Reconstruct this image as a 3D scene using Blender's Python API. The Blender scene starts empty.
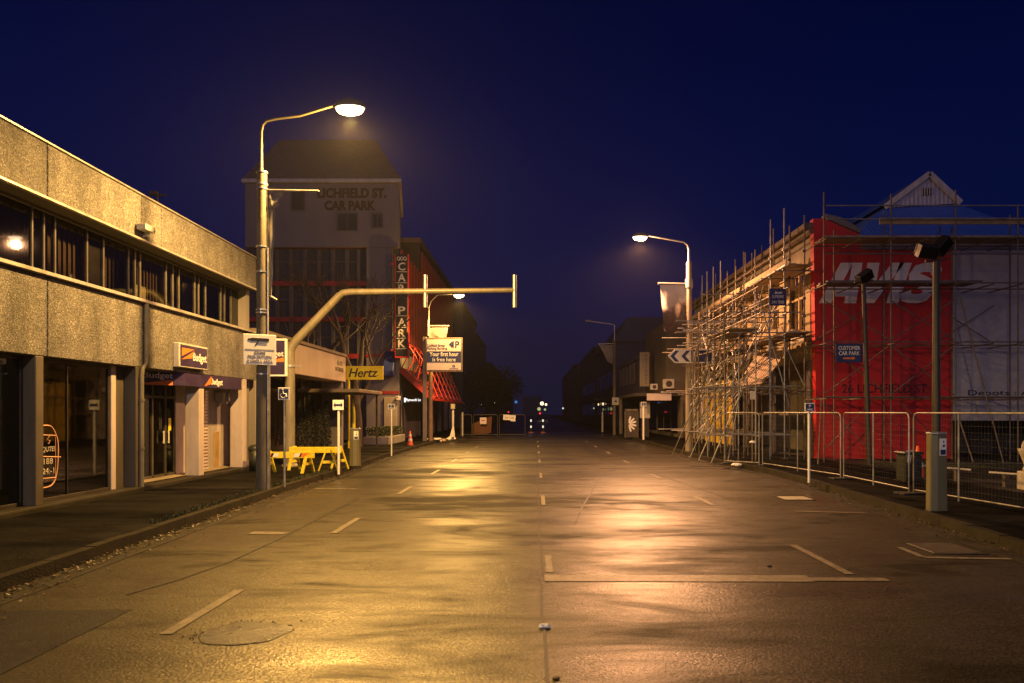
import bpy, bmesh, math, random
from mathutils import Vector, Matrix, noise as mnoise
random.seed(7)
S = bpy.context.scene
C = S.collection
R = math.radians
V = Vector
# ------------------------------------------------------------------ survey of the place
F, HX, HY, H = 683.0, 535.0, 412.0, 1.75      # focal length in px, vanishing point, eye height
def gx(px, Y): return (px - HX) / F * Y
def gz(py, Y): return H - (py - HY) / F * Y
def at(px, py, Y): return V((gx(px, Y), Y, gz(py, Y)))

# ------------------------------------------------------------------ materials
def newmat(name):
    m = bpy.data.materials.new(name); m.use_nodes = True
    nt = m.node_tree
    return m, nt, nt.nodes['Principled BSDF']
def link(nt, a, b): nt.links.new(a, b)
def node(nt, t, **kw):
    n = nt.nodes.new(t)
    for k, v in kw.items(): setattr(n, k, v)
    return n
def coords(nt, scale=(1, 1, 1)):
    tc = node(nt, 'ShaderNodeTexCoord'); mp = node(nt, 'ShaderNodeMapping')
    mp.inputs['Scale'].default_value = scale
    link(nt, tc.outputs['Object'], mp.inputs['Vector'])
    return mp.outputs['Vector']
def noise(nt, vec, scale, detail=4, rough=.6, dist=0):
    n = node(nt, 'ShaderNodeTexNoise'); n.inputs['Scale'].default_value = scale
    n.inputs['Detail'].default_value = detail; n.inputs['Roughness'].default_value = rough
    n.inputs['Distortion'].default_value = dist
    link(nt, vec, n.inputs['Vector']); return n.outputs['Fac']
def ramp(nt, fac, stops):
    r = node(nt, 'ShaderNodeValToRGB'); e = r.color_ramp.elements
    while len(e) < len(stops): e.new(.5)
    for i, (p, c) in enumerate(stops):
        e[i].position = p
        e[i].color = (c, c, c, 1) if isinstance(c, (int, float)) else (*c, 1)
    link(nt, fac, r.inputs['Fac']); return r.outputs['Color']
def mixc(nt, fac, a, b, mode='MIX'):
    n = node(nt, 'ShaderNodeMix', data_type='RGBA', blend_type=mode)
    for s, v in ((n.inputs[0], fac), (n.inputs[6], a), (n.inputs[7], b)):
        if isinstance(v, bpy.types.NodeSocket): link(nt, v, s)
        elif isinstance(v, (int, float)): s.default_value = v
        else: s.default_value = (*v, 1)
    return n.outputs[2]
def bump(nt, b, h, strength, dist=.01, normal=None):
    n = node(nt, 'ShaderNodeBump'); n.inputs['Strength'].default_value = strength
    n.inputs['Distance'].default_value = dist
    link(nt, h, n.inputs['Height'])
    if normal: link(nt, normal, n.inputs['Normal'])
    link(nt, n.outputs['Normal'], b.inputs['Normal']); return n.outputs['Normal']

def mat(name, col, rough=.6, metal=0., var=.3, scale=3., bmp=.15, bscale=60., spec=.5, streak=False):
    """painted / plain surface: colour broken up by blotches and grain, roughness varied"""
    m, nt, b = newmat(name)
    vec = coords(nt, (1, 1, .25) if streak else (1, 1, 1))
    n1 = noise(nt, vec, scale, 6, .65, .3)
    n2 = noise(nt, coords(nt), bscale, 3, .6)
    lo = tuple(c * (1 - var) for c in col); hi = tuple(min(1, c * (1 + var * .5)) for c in col)
    c1 = mixc(nt, ramp(nt, n1, [(.3, 0.), (.7, 1.)]), lo, hi)
    c2 = mixc(nt, .18, c1, ramp(nt, n2, [(.3, .55), (.7, 1.)]), 'MULTIPLY')
    link(nt, c2, b.inputs['Base Color'])
    link(nt, ramp(nt, n1, [(.25, max(.03, rough - .12)), (.8, min(1, rough + .12))]), b.inputs['Roughness'])
    b.inputs['Metallic'].default_value = metal
    b.inputs['Specular IOR Level'].default_value = spec
    if bmp: bump(nt, b, n2, bmp, .01)
    return m

def emit(name, col, strength):
    m, nt, b = newmat(name)
    b.inputs['Base Color'].default_value = (*col, 1)
    b.inputs['Emission Color'].default_value = (*col, 1)
    b.inputs['Emission Strength'].default_value = strength
    m.cycles.emission_sampling = 'NONE'          # tiny lenses: their light comes from the lamp inside
    return m

def make_asphalt(name, base, grain, wet=.5, rough=(.36, .62), spec=.5, facet=.5, tint=(1, .96, .9), spt=(1, 1, 1)):
    m, nt, b = newmat(name)
    v = coords(nt)
    vs = coords(nt, (.33, 1.0, 1))                  # patches drawn out across the road
    g1 = noise(nt, v, grain, 4, .75)
    vo = node(nt, 'ShaderNodeTexVoronoi', feature='F1'); vo.inputs['Scale'].default_value = grain * .62
    link(nt, v, vo.inputs['Vector'])
    g2 = vo.outputs['Distance']
    big = noise(nt, vs, .42, 4, .55, .5)
    mid = noise(nt, vs, 1.7, 5, .62, .8)
    long = noise(nt, coords(nt, (1.1, .05, 1)), 1.0, 3, .5)      # wheel tracks
    stone = ramp(nt, g1, [(.36, .15), (.5, 1.), (.64, 3.2)])
    c = mixc(nt, 1., tuple(base * t for t in tint), stone, 'MULTIPLY')
    c = mixc(nt, 1., c, ramp(nt, big, [(.32, .5), (.62, 1.25)]), 'MULTIPLY')
    c = mixc(nt, 1., c, ramp(nt, mid, [(.32, .55), (.62, 1.2)]), 'MULTIPLY')
    c = mixc(nt, 1., c, ramp(nt, long, [(.35, .8), (.62, 1.12)]), 'MULTIPLY')
    link(nt, c, b.inputs['Base Color']); b.inputs['Specular Tint'].default_value = (*spt, 1)
    mm = node(nt, 'ShaderNodeMath', operation='MULTIPLY_ADD')
    link(nt, big, mm.inputs[0]); mm.inputs[1].default_value = .6
    m2 = node(nt, 'ShaderNodeMath', operation='MULTIPLY'); link(nt, mid, m2.inputs[0]); m2.inputs[1].default_value = .4
    link(nt, m2.outputs[0], mm.inputs[2])
    link(nt, ramp(nt, mm.outputs[0], [(.41, rough[1]), (.56, rough[0])]), b.inputs['Roughness'])
    link(nt, ramp(nt, mm.outputs[0], [(.4, spec * (1 - wet)), (.56, spec)]), b.inputs['Specular IOR Level'])
    n1 = node(nt, 'ShaderNodeBump'); n1.inputs['Strength'].default_value = .5; n1.inputs['Distance'].default_value = .07
    und = noise(nt, coords(nt, (.45, 1.0, 1)), 1.0, 2, .45, .4)
    link(nt, und, n1.inputs['Height'])
    n2 = node(nt, 'ShaderNodeBump'); n2.inputs['Strength'].default_value = .55; n2.inputs['Distance'].default_value = .004
    link(nt, g1, n2.inputs['Height']); link(nt, n1.outputs[0], n2.inputs['Normal'])
    n3 = node(nt, 'ShaderNodeBump'); n3.inputs['Strength'].default_value = .4; n3.inputs['Distance'].default_value = .004; n3.invert = True
    link(nt, g2, n3.inputs['Height']); link(nt, n2.outputs[0], n3.inputs['Normal'])
    v2 = node(nt, 'ShaderNodeTexVoronoi', feature='F1'); v2.inputs['Scale'].default_value = grain * 2.2
    link(nt, v, v2.inputs['Vector'])
    ce = node(nt, 'ShaderNodeVectorMath', operation='SUBTRACT'); link(nt, v2.outputs['Color'], ce.inputs[0]); ce.inputs[1].default_value = (.5, .5, .5)
    sc_ = node(nt, 'ShaderNodeVectorMath', operation='SCALE'); link(nt, ce.outputs[0], sc_.inputs[0]); sc_.inputs['Scale'].default_value = facet
    ad = node(nt, 'ShaderNodeVectorMath', operation='ADD'); link(nt, n3.outputs[0], ad.inputs[0]); link(nt, sc_.outputs[0], ad.inputs[1])
    no = node(nt, 'ShaderNodeVectorMath', operation='NORMALIZE'); link(nt, ad.outputs[0], no.inputs[0])
    link(nt, no.outputs[0], b.inputs['Normal'])
    return m

def make_pebble(name):
    m, nt, b = newmat(name)
    v = coords(nt)
    vo = node(nt, 'ShaderNodeTexVoronoi', feature='F1'); vo.inputs['Scale'].default_value = 44.
    link(nt, v, vo.inputs['Vector'])
    sep = node(nt, 'ShaderNodeSeparateColor'); link(nt, vo.outputs['Color'], sep.inputs[0])
    c = ramp(nt, sep.outputs[0], [(0, (.09, .085, .08)), (.35, (.17, .16, .15)), (.7, (.24, .225, .21)), (1, (.36, .34, .32))])
    c = mixc(nt, 1., c, ramp(nt, vo.outputs['Distance'], [(.3, 1.), (.7, .5)]), 'MULTIPLY')
    st = noise(nt, coords(nt, (1, 1, .16)), 1.6, 6, .65)
    c = mixc(nt, 1., c, ramp(nt, st, [(.34, .55), (.58, 1.05)]), 'MULTIPLY')
    c = mixc(nt, 1., c, ramp(nt, noise(nt, coords(nt), 2.2, 5, .6), [(.34, .75), (.6, 1.05)]), 'MULTIPLY')
    link(nt, c, b.inputs['Base Color']); b.inputs['Roughness'].default_value = .75
    inv = ramp(nt, vo.outputs['Distance'], [(0, 1.), (.6, 0.)])
    bump(nt, b, inv, .7, .012)
    return m

def make_glass(name, tint=(.55, .56, .55), refl=1.0, rough=.03):
    m = bpy.data.materials.new(name); m.use_nodes = True; nt = m.node_tree; nt.nodes.clear()
    out = node(nt, 'ShaderNodeOutputMaterial'); mx = node(nt, 'ShaderNodeMixShader')
    fr = node(nt, 'ShaderNodeFresnel'); fr.inputs['IOR'].default_value = 1.6
    tr = node(nt, 'ShaderNodeBsdfTransparent'); tr.inputs['Color'].default_value = (*tint, 1)
    gl = node(nt, 'ShaderNodeBsdfGlossy'); gl.inputs['Roughness'].default_value = rough
    gl.inputs['Color'].default_value = (refl, refl, refl, 1)
    n = noise(nt, coords(nt), 1.1, 2, .5)
    bp = node(nt, 'ShaderNodeBump'); bp.inputs['Strength'].default_value = .06; bp.inputs['Distance'].default_value = .02
    link(nt, n, bp.inputs['Height']); link(nt, bp.outputs[0], gl.inputs['Normal'])
    link(nt, fr.outputs[0], mx.inputs[0]); link(nt, tr.outputs[0], mx.inputs[1]); link(nt, gl.outputs[0], mx.inputs[2])
    link(nt, mx.outputs[0], out.inputs['Surface'])
    return m

def make_shutter(name, col, pitch=.09, axis=2, bs=.8):
    m, nt, b = newmat(name)
    tc = node(nt, 'ShaderNodeTexCoord'); sx = node(nt, 'ShaderNodeSeparateXYZ'); link(nt, tc.outputs['Object'], sx.inputs[0])
    w = node(nt, 'ShaderNodeMath', operation='MULTIPLY'); link(nt, sx.outputs[axis], w.inputs[0]); w.inputs[1].default_value = 2 * math.pi / pitch
    s = node(nt, 'ShaderNodeMath', operation='SINE'); link(nt, w.outputs[0], s.inputs[0])
    n = noise(nt, coords(nt), 3, 5, .6)
    link(nt, mixc(nt, ramp(nt, n, [(.3, 0.), (.7, 1.)]), tuple(c * .75 for c in col), col), b.inputs['Base Color'])
    b.inputs['Roughness'].default_value = .5
    bump(nt, b, s.outputs[0], bs, .012)
    return m

M = {}
M['road'] = make_asphalt('road asphalt', .024, 58, .85, (.32, .64), .85, .19, (1, .85, .62), (1, .92, .68))
M['path'] = make_asphalt('footpath asphalt', .0065, 55, .6, (.55, .85), .05, .3)
M['patch'] = make_asphalt('smooth asphalt patch', .026, 90, .3, (.24, .4), .6, .16)
M['lot'] = make_asphalt('car park asphalt', .028, 60, .6, (.5, .8), .25)
M['earth'] = mat('bare earth', (.05, .045, .035), .9, var=.5, scale=.6)
M['kerb'] = mat('kerb concrete', (.026, .022, .013), .8, var=.65, scale=2.2, bmp=.8, bscale=35, spec=.15)
M['channel'] = mat('channel concrete', (.026, .022, .015), .7, var=.55, scale=2.5, bmp=.6, bscale=40, spec=.25)
M['line'] = None
M['pebble'] = make_pebble('exposed pebble concrete')
M['flash'] = mat('galvanised flashing', (.42, .4, .37), .4, .5, var=.3, scale=4)
M['soffit'] = mat('soffit board', (.055, .045, .03), .8, var=.3)
M['alu'] = mat('aluminium frame', (.11, .1, .085), .42, .5, var=.25)
M['dkframe'] = mat('dark bronze frame', (.05, .042, .032), .45, .3, var=.3)
M['dkpaint'] = mat('dark column paint', (.085, .07, .055), .6, var=.35, streak=True)
M['pink'] = mat('pale lilac wall paint', (.44, .38, .37), .65, var=.25, streak=True)
M['glass'] = make_glass('window glass', (.5, .5, .48))
M['shopglass'] = make_glass('shop window glass', (.42, .42, .4))
M['room'] = mat('dim room lining', (.24, .2, .15), .9, var=.4, scale=1.2)
M['blind'] = mat('brown window blind', (.13, .08, .04), .9, var=.4, scale=2)
M['curtain'] = mat('curtain cloth', (.42, .36, .26), .9, var=.3, scale=9)
M['roller'] = make_shutter('roller shutter', (.42, .34, .32))
M['purple'] = mat('deep purple sign face', (.035, .02, .075), .4, var=.2)
M['navy'] = mat('navy sign face', (.018, .028, .12), .4, var=.2)
M['orange'] = mat('orange sign paint', (.75, .2, .03), .5, var=.15)
M['white'] = mat('white paint', (.78, .77, .74), .5, var=.12)
M['offwhite'] = mat('weathered white paint', (.5, .48, .45), .6, var=.3, streak=True)
M['black'] = mat('black paint', (.012, .012, .012), .5, var=.2)
M['dirt'] = mat('dark rubber', (.02, .019, .018), .8, var=.4)
M['timberpole'] = mat('weathered pole', (.14, .12, .09), .8, var=.45, scale=5, bmp=.5, bscale=35, streak=True)
M['galv'] = mat('galvanised steel', (.5, .49, .46), .38, .75, var=.3, scale=6)
M['tube'] = mat('scaffold tube', (.38, .37, .34), .42, .55, var=.5, scale=2.2, bmp=.1)
M['tube_old'] = mat('rusty scaffold tube', (.2, .16, .12), .6, .4, var=.5, scale=4, bmp=.2)
M['plank'] = mat('scaffold plank', (.36, .26, .14), .75, var=.45, scale=4, bmp=.4, bscale=30)
M['mast'] = mat('painted steel mast', (.24, .215, .15), .45, .15, var=.3, scale=5, streak=True)
M['darkmast'] = mat('dull floodlight pole', (.05, .045, .032), .5, .1, var=.3, scale=5, streak=True)
M['fencepipe'] = mat('dull fence pipe', (.3, .29, .27), .45, .5, var=.45, scale=5)
M['yellow'] = mat('yellow barricade paint', (.7, .58, .03), .5, var=.25, scale=6)
M['hertzy'] = mat('yellow sign face', (.75, .64, .02), .45, var=.12)
M['beige'] = mat('beige plaster', (.44, .36, .27), .8, var=.2, scale=1.2, streak=True)
M['cream'] = mat('cream plaster', (.36, .31, .23), .8, var=.35, scale=1.5, streak=True)
M['ochre'] = mat('ochre yellow wall paint', (.3, .22, .1), .7, var=.35, scale=2, streak=True)
M['dkwall'] = mat('dark brown wall', (.06, .05, .045), .85, var=.4, scale=1.5)
M['dkblue'] = mat('dark slate wall', (.05, .055, .075), .8, var=.4, scale=.6)
M['grey'] = mat('grey rendered wall', (.24, .22, .21), .85, var=.3, scale=.8, streak=True)
M['fin'] = mat('brown red fin paint', (.2, .03, .02), .55, var=.3)
M['whitewall'] = mat('old white rendered wall', (.18, .165, .175), .85, var=.25, scale=.5, streak=True)
M['dimrender'] = mat('dim grey render', (.1, .09, .095), .85, var=.3)
M['red'] = mat('red wall paint', (.52, .011, .008), .55, var=.22, scale=.9, streak=True)
M['redsteel'] = mat('red steel paint', (.55, .04, .025), .42, .0, var=.25, scale=4)
M['redband'] = mat('dark red band', (.3, .02, .02), .6, var=.3)
M['lilac'] = make_shutter('lilac grey cladding', (.4, .38, .4), .5, 0, .12)
M['blueroof'] = make_shutter('blue roofing iron', (.06, .17, .6), .2, 0, .3)
M['board'] = make_shutter('white weatherboard', (.46, .46, .5), .2, 0)
M['brownroof'] = mat('brown roof sheet', (.16, .12, .09), .7, var=.3)
M['bark'] = mat('tree bark', (.085, .065, .05), .9, var=.5, scale=8, bmp=.8, bscale=22)
M['leaf'] = mat('hedge leaf', (.045, .06, .022), .7, var=.5, scale=4)
M['cypress'] = mat('dark cypress leaf', (.02, .022, .011), .8, var=.5, scale=5)
M['grass'] = mat('rough grass', (.04, .05, .018), .8, var=.5, scale=2)
M['dead'] = mat('fallen leaf', (.075, .045, .02), .6, var=.75, scale=14, bmp=0)
M['meter'] = mat('olive grey steel cabinet', (.16, .145, .08), .45, .2, var=.25, scale=3, streak=True)
M['lampmetal'] = mat('grey lantern casing', (.2, .2, .19), .5, .3, var=.2)
M['floodblack'] = mat('black floodlight casing', (.02, .018, .016), .5, .2, var=.3)
M['pinkboard'] = mat('pinkish white sign face', (.66, .56, .54), .5, var=.1)
M['cloth'] = mat('weathered banner cloth', (.22, .2, .18), .9, var=.5, scale=2.2)
M['cone'] = mat('orange plastic', (.75, .12, .02), .5, var=.2)
M['bin'] = mat('dark green plastic', (.014, .02, .014), .5, var=.3)
M['stone'] = mat('pale stone block', (.42, .38, .31), .85, var=.35, scale=4, bmp=.5)
M['ply'] = mat('plywood', (.4, .27, .12), .7, var=.3, scale=3)
M['rim'] = mat('cast iron cover', (.05, .047, .042), .45, .6, var=.4, scale=8, bmp=.5, bscale=50)
M['rubbish'] = mat('crumpled pale plastic', (.55, .5, .44), .6, var=.5, scale=7)
M['puddle'] = None
M['coverplate'] = mat('worn cover plate', (.085, .07, .06), .5, .2, var=.35, scale=5, bmp=.5)
m, nt, b = newmat('puddle water'); b.inputs['Base Color'].default_value = (.02, .018, .014, 1); b.inputs['Roughness'].default_value = .08
bump(nt, b, noise(nt, coords(nt), 7, 3), .15, .01); M['puddle'] = m
def make_line():
    m, nt, b = newmat('worn road paint')
    v = coords(nt); n = noise(nt, v, 9, 8, .75, .4); n2 = noise(nt, v, 70, 3, .7)
    f = mixc(nt, .45, ramp(nt, n, [(.36, 0.), (.6, 1.)]), ramp(nt, n2, [(.4, 0.), (.58, 1.)]))
    link(nt, mixc(nt, f, (.04, .035, .028), (.28, .24, .19)), b.inputs['Base Color'])
    b.inputs['Roughness'].default_value = .42; b.inputs['Specular Tint'].default_value = (1, .92, .7, 1)
    bump(nt, b, n2, .6, .006)
    return m
M['line'] = make_line()
m, nt, b = newmat('tar seam'); b.inputs['Base Color'].default_value = (.012, .011, .01, 1); b.inputs['Roughness'].default_value = .5; M['tar'] = m
M['lampglow'] = emit('sodium lens', (1, .8, .45), 9)
M['lampglow_pink'] = emit('warm sodium lens', (1, .74, .45), 9)
M['litsign'] = emit('lit white lettering', (1, .98, .95), 1.6)
M['farwarm'] = emit('distant warm lamp', (1, .7, .35), 3)
M['farwhite'] = emit('distant white lamp and reflector', (.9, 1, .85), .9)
M['farblue'] = emit('distant blue lamp', (.1, .35, .9), .5)
M['farred'] = emit('distant red lamp', (1, .05, .06), 1.2)
M['fargreen'] = emit('distant greenish window', (.55, .6, .25), .8)

# ------------------------------------------------------------------ mesh helpers
class MB:
    def __init__(s): s.v = []; s.f = []; s.sm = []
    def add(s, vs, fs, smooth=False):
        o = len(s.v); s.v += [V(p) for p in vs]
        for f in fs: s.f.append([i + o for i in f]); s.sm.append(smooth)
        return s
    def box(s, x0, x1, y0, y1, z0, z1):
        x0, x1 = min(x0, x1), max(x0, x1); y0, y1 = min(y0, y1), max(y0, y1); z0, z1 = min(z0, z1), max(z0, z1)
        return s.add([(x0,y0,z0),(x1,y0,z0),(x1,y1,z0),(x0,y1,z0),(x0,y0,z1),(x1,y0,z1),(x1,y1,z1),(x0,y1,z1)],
              [(0,3,2,1),(4,5,6,7),(0,1,5,4),(1,2,6,5),(2,3,7,6),(3,0,4,7)])
    def beam(s, p0, p1, w, h, up=(0, 0, 1)):
        p0, p1 = V(p0), V(p1); d = (p1 - p0).normalized(); u = V(up)
        if abs(d.dot(u)) > .95: u = V((0, 1, 0))
        r = d.cross(u).normalized() * w / 2; u = r.cross(d).normalized() * h / 2
        vs = [p + a * r + b_ * u for p in (p0, p1) for a, b_ in ((-1,-1),(1,-1),(1,1),(-1,1))]
        return s.add(vs, [(0,3,2,1),(4,5,6,7),(0,1,5,4),(1,2,6,5),(2,3,7,6),(3,0,4,7)])
    def quad(s, *p): return s.add(p, [tuple(range(len(p)))])
    def tube(s, pts, r, n=8, caps=True):
        pts = [V(p) for p in pts]; k = len(pts)
        rs = r if isinstance(r, (list, tuple)) else [r] * k
        vs = []; prev = None
        for i, p in enumerate(pts):
            t = (pts[min(i+1, k-1)] - pts[max(i-1, 0)]).normalized()
            if prev is None:
                a = V((0, 0, 1)) if abs(t.z) < .9 else V((1, 0, 0))
                u = t.cross(a).normalized()
            else: u = (prev - t * prev.dot(t)).normalized()
            prev = u; w = t.cross(u)
            for j in range(n):
                an = 2 * math.pi * j / n
                vs.append(p + (u * math.cos(an) + w * math.sin(an)) * rs[i])
        fs = [(i*n+j, i*n+(j+1) % n, (i+1)*n+(j+1) % n, (i+1)*n+j) for i in range(k-1) for j in range(n)]
        s.add(vs, fs, True)
        if caps:
            s.add(vs[:n], [tuple(reversed(range(n)))]); s.add(vs[-n:], [tuple(range(n))])
        return s
    def prism(s, poly, d):
        """polygon (list of 3D points) pushed along d"""
        a = [V(p) for p in poly]; n = len(a); d = V(d)
        return s.add(a + [p + d for p in a], [tuple(reversed(range(n))), tuple(range(n, 2*n))] + [(i, (i+1) % n, n+(i+1) % n, n+i) for i in range(n)])
    def lathe(s, prof, c, n=16, axis='z'):
        c = V(c); vs = []
        for r, z in prof:
            for j in range(n):
                a = 2*math.pi*j/n
                vs.append(c + V((r*math.cos(a), r*math.sin(a), z)))
        k = len(prof)
        return s.add(vs, [(i*n+j, i*n+(j+1) % n, (i+1)*n+(j+1) % n, (i+1)*n+j) for i in range(k-1) for j in range(n)], True)
    def xform(s, Mx): s.v = [Mx @ p for p in s.v]; return s
    def build(s, name, m, parent=None, bev=0., label=None, kind=None):
        me = bpy.data.meshes.new(name)
        me.from_pydata([tuple(p) for p in s.v], [], s.f)
        for p, sm in zip(me.polygons, s.sm): p.use_smooth = sm
        bm = bmesh.new(); bm.from_mesh(me)
        bmesh.ops.recalc_face_normals(bm, faces=bm.faces)
        if bev:
            es = [e for e in bm.edges if len(e.link_faces) == 2 and e.calc_face_angle(0) > .6]
            bmesh.ops.bevel(bm, geom=es, offset=bev, segments=1, affect='EDGES', clamp_overlap=True)
        bm.to_mesh(me); bm.free()
        return reg(bpy.data.objects.new(name, me), m, parent, label, kind)
def reg(o, m, parent=None, label=None, kind=None):
    C.objects.link(o)
    if m: o.data.materials.append(m)
    if parent is not None:
        o.parent = parent
        o.matrix_parent_inverse = inv_world(parent)
    if label: o['label'] = label
    if kind: o['kind'] = kind
    return o
def inv_world(p):
    t = V((0, 0, 0)); q = p
    while q is not None and q.type == 'EMPTY': t += q.location; q = q.parent
    return Matrix.Translation(-t)
def thing(name, label, cat, loc, group=None):
    o = bpy.data.objects.new(name, None); C.objects.link(o); o.location = loc
    o.empty_display_size = .2
    return tag(o, label, cat, group)
def tag(o, label, cat, group=None):
    o['label'] = label; o['category'] = cat
    if group: o['group'] = group
    return o
def struct(name, b, m, kind='structure'):
    return b.build(name, m, kind=kind)
def frame(o, face):
    """text frame: origin o, looking towards 'face' in plan, upright"""
    z = V(face).normalized(); y = V((0, 0, 1)); x = y.cross(z)
    Mx = Matrix((x, y, z)).transposed().to_4x4(); Mx.translation = V(o); return Mx
def text(s, Mx, m, parent, width=None, height=None, size=1., shear=0., bold=0., ext=.004, name='lettering', label=None, sp=1., align='CENTER'):
    cu = bpy.data.curves.new(name, 'FONT'); cu.body = s; cu.size = size; cu.shear = shear; cu.offset = bold
    cu.extrude = ext; cu.align_x = 'LEFT'; cu.align_y = 'BOTTOM_BASELINE'; cu.space_character = sp; cu.resolution_u = 3
    to = bpy.data.objects.new(name + '_source', cu); C.objects.link(to)
    me = bpy.data.meshes.new_from_object(to.evaluated_get(bpy.context.evaluated_depsgraph_get()))
    bpy.data.objects.remove(to); bpy.data.curves.remove(cu)
    xs = [v.co.x for v in me.vertices]; ys = [v.co.y for v in me.vertices]
    w, h = max(xs) - min(xs), max(ys) - min(ys)
    sx = width / w if width else (height / h if height else 1)
    sy = height / h if height else sx
    cx = (max(xs) + min(xs)) / 2 if align == 'CENTER' else min(xs)
    cy = (max(ys) + min(ys)) / 2
    for v in me.vertices:
        v.co = Mx @ V(((v.co.x - cx) * sx, (v.co.y - cy) * sy, v.co.z))
    me.name = name
    return reg(bpy.data.objects.new(name, me), m, parent, label)
def fpoly(Mx, pts, ext=.004):
    """flat shape drawn on a sign face (x right, y up), a few mm thick"""
    b = MB(); p = [Mx @ V((x, y, 0)) for x, y in pts]
    return b.prism(p, (Mx.to_3x3() @ V((0, 0, ext))))

# ================================================================== SETTING
def kl(Y):      # kerb face on the bank side with the car hire office
    pts = [(-12, -5.1), (6.7, -5.23), (14.4, -5.5), (21, -5.55), (26, -5.75), (40, -5.6), (60, -5.5), (300, -5.5)]
    return interp(pts, Y)
def kr(Y):
    pts = [(-12, 5.8), (8.5, 6.07), (12, 6.3), (17, 6.62), (20, 6.6), (22.5, 6.3), (25, 6.1), (34, 6.2), (60, 6.3), (300, 6.3)]
    return interp(pts, Y)
def interp(pts, x):
    for (a, b), (c, d) in zip(pts, pts[1:]):
        if x <= c: return b + (d - b) * max(0, min(1, (x - a) / (c - a)))
    return pts[-1][1]
YS = [-12 + i * .75 for i in range(100)] + [63 + i * 8 for i in range(31)]
g = MB(); g.quad((-120, -60, -.06), (120, -60, -.06), (120, 480, -.06), (-120, 480, -.06)); struct('ground', g, M['earth'])
rd = MB()
nx = 14
vs = []; fs = []
for Y in YS:
    a, b_ = kl(Y) + .30, kr(Y) - .30
    for i in range(nx + 1):
        x = a + (b_ - a) * i / nx
        z = .03 * (1 - (2 * i / nx - 1) ** 2) - .03 + .012 * mnoise.noise(V((x * .35, Y * .5, 3)))
        vs.append((x, Y, z))
n = nx + 1
for j in range(len(YS) - 1):
    for i in range(nx): fs.append((j*n+i, j*n+i+1, (j+1)*n+i+1, (j+1)*n+i))
rd.add(vs, fs, True); struct('road', rd, M['road'])
def road_z(x, Y):
    a, b_ = kl(Y) + .30, kr(Y) - .30; t = (x - a) / (b_ - a) * 2 - 1
    return .03 * (1 - t * t) - .03 + .012 * mnoise.noise(V((x * .35, Y * .5, 3)))
def kerb_side(kf, sgn, nm):
    kb, ch = MB(), MB()
    for Y0, Y1 in zip(YS, YS[1:]):
        g_ = .006 if int((Y0 + 12) / .75) % 2 == 0 else 0
        for lst, o0, o1, z0, z1 in ((kb, 0, .16, -.05, .125), (ch, -.32, 0, -.05, -.022)):
            a0, a1, b0, b1 = kf(Y0) + sgn * o0, kf(Y0) + sgn * o1, kf(Y1) + sgn * o0, kf(Y1) + sgn * o1
            ya = Y0 + (g_ if lst is kb else 0)
            jit = random.uniform(-.008, .008) if lst is kb else 0
            z1 += jit
            lst.add([(a0, ya, z0), (a1, ya, z0), (b1, Y1, z0), (b0, Y1, z0),
                     (a0 + (sgn * .02 if lst is kb else 0), ya, z1), (a1, ya, z1), (b1, Y1, z1), (b0 + (sgn * .02 if lst is kb else 0), Y1, z1)],
                    [(0,3,2,1),(4,5,6,7),(0,1,5,4),(1,2,6,5),(2,3,7,6),(3,0,4,7)])
    struct('kerb', kb, M['kerb']); struct('kerb_channel', ch, M['channel'])
kerb_side(kl, -1, 'l'); kerb_side(kr, 1, 'r')
fp = MB(); fq = MB()
def pz(x, y): return .115 + .012 * mnoise.noise(V((x * .7, y * .4, 9)))
for Y0, Y1 in zip(YS, YS[1:]):
    for k in range(4):
        def X(Y, t): e = kl(Y) - .16; return e + (-9.6 - e) * t
        ps = [(X(Y0, k/4), Y0), (X(Y0, (k+1)/4), Y0), (X(Y1, (k+1)/4), Y1), (X(Y1, k/4), Y1)]
        fp.add([(x, y, pz(x, y)) for x, y in ps], [(0, 1, 2, 3)], True)
        def X(Y, t): e = kr(Y) + .16; return e + (9.9 - e) * t
        ps = [(X(Y0, k/4), Y0), (X(Y0, (k+1)/4), Y0), (X(Y1, (k+1)/4), Y1), (X(Y1, k/4), Y1)]
        fq.add([(x, y, pz(x, y)) for x, y in ps], [(0, 1, 2, 3)], True)
struct('footpath', fp, M['path']); struct('footpath', fq, M['path'])
lt = MB(); lt.quad((9.9, -12, .11), (60, -12, .11), (60, 27.5, .11), (9.9, 27.5, .11)); struct('car_park_ground', lt, M['lot'])

# road markings: strips laid 4 mm over the road
def strip(b, pts, w, dz=.007, seg=.35):
    pts = [V((x, y, 0)) for x, y in pts]
    path = []
    for p, q in zip(pts, pts[1:]):
        k = max(1, int((q - p).length / seg))
        path += [p + (q - p) * i / k for i in range(k)]
    path.append(pts[-1])
    L, Rr = [], []
    for i, p in enumerate(path):
        t = (path[min(i+1, len(path)-1)] - path[max(0, i-1)]).normalized(); nn = V((-t.y, t.x, 0))
        for lst, s_ in ((L, 1), (Rr, -1)):
            q = p + nn * s_ * w / 2; lst.append((q.x, q.y, road_z(q.x, q.y) + dz))
    k = len(path)
    b.add(L + Rr, [(i, i+1, k+i+1, k+i) for i in range(k-1)])
mk = MB()
for y0, y1 in ((7.45, 8.3), (12.8, 14.3), (18.1, 19.6), (23.4, 24.9), (28.7, 30.2), (34, 35.5), (39.3, 40.8), (44.6, 46)): strip(mk, [(.16, y0), (.16, y1)], .075)
for y0, y1 in ((7.4, 9.), (12.85, 14.25), (18, 19.4), (23.3, 24.7), (28.6, 30), (34, 35.4), (39.4, 40.8)): strip(mk, [(3.5 - .012 * y0, y0), (3.5 - .012 * y1, y1)], .1)
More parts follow.
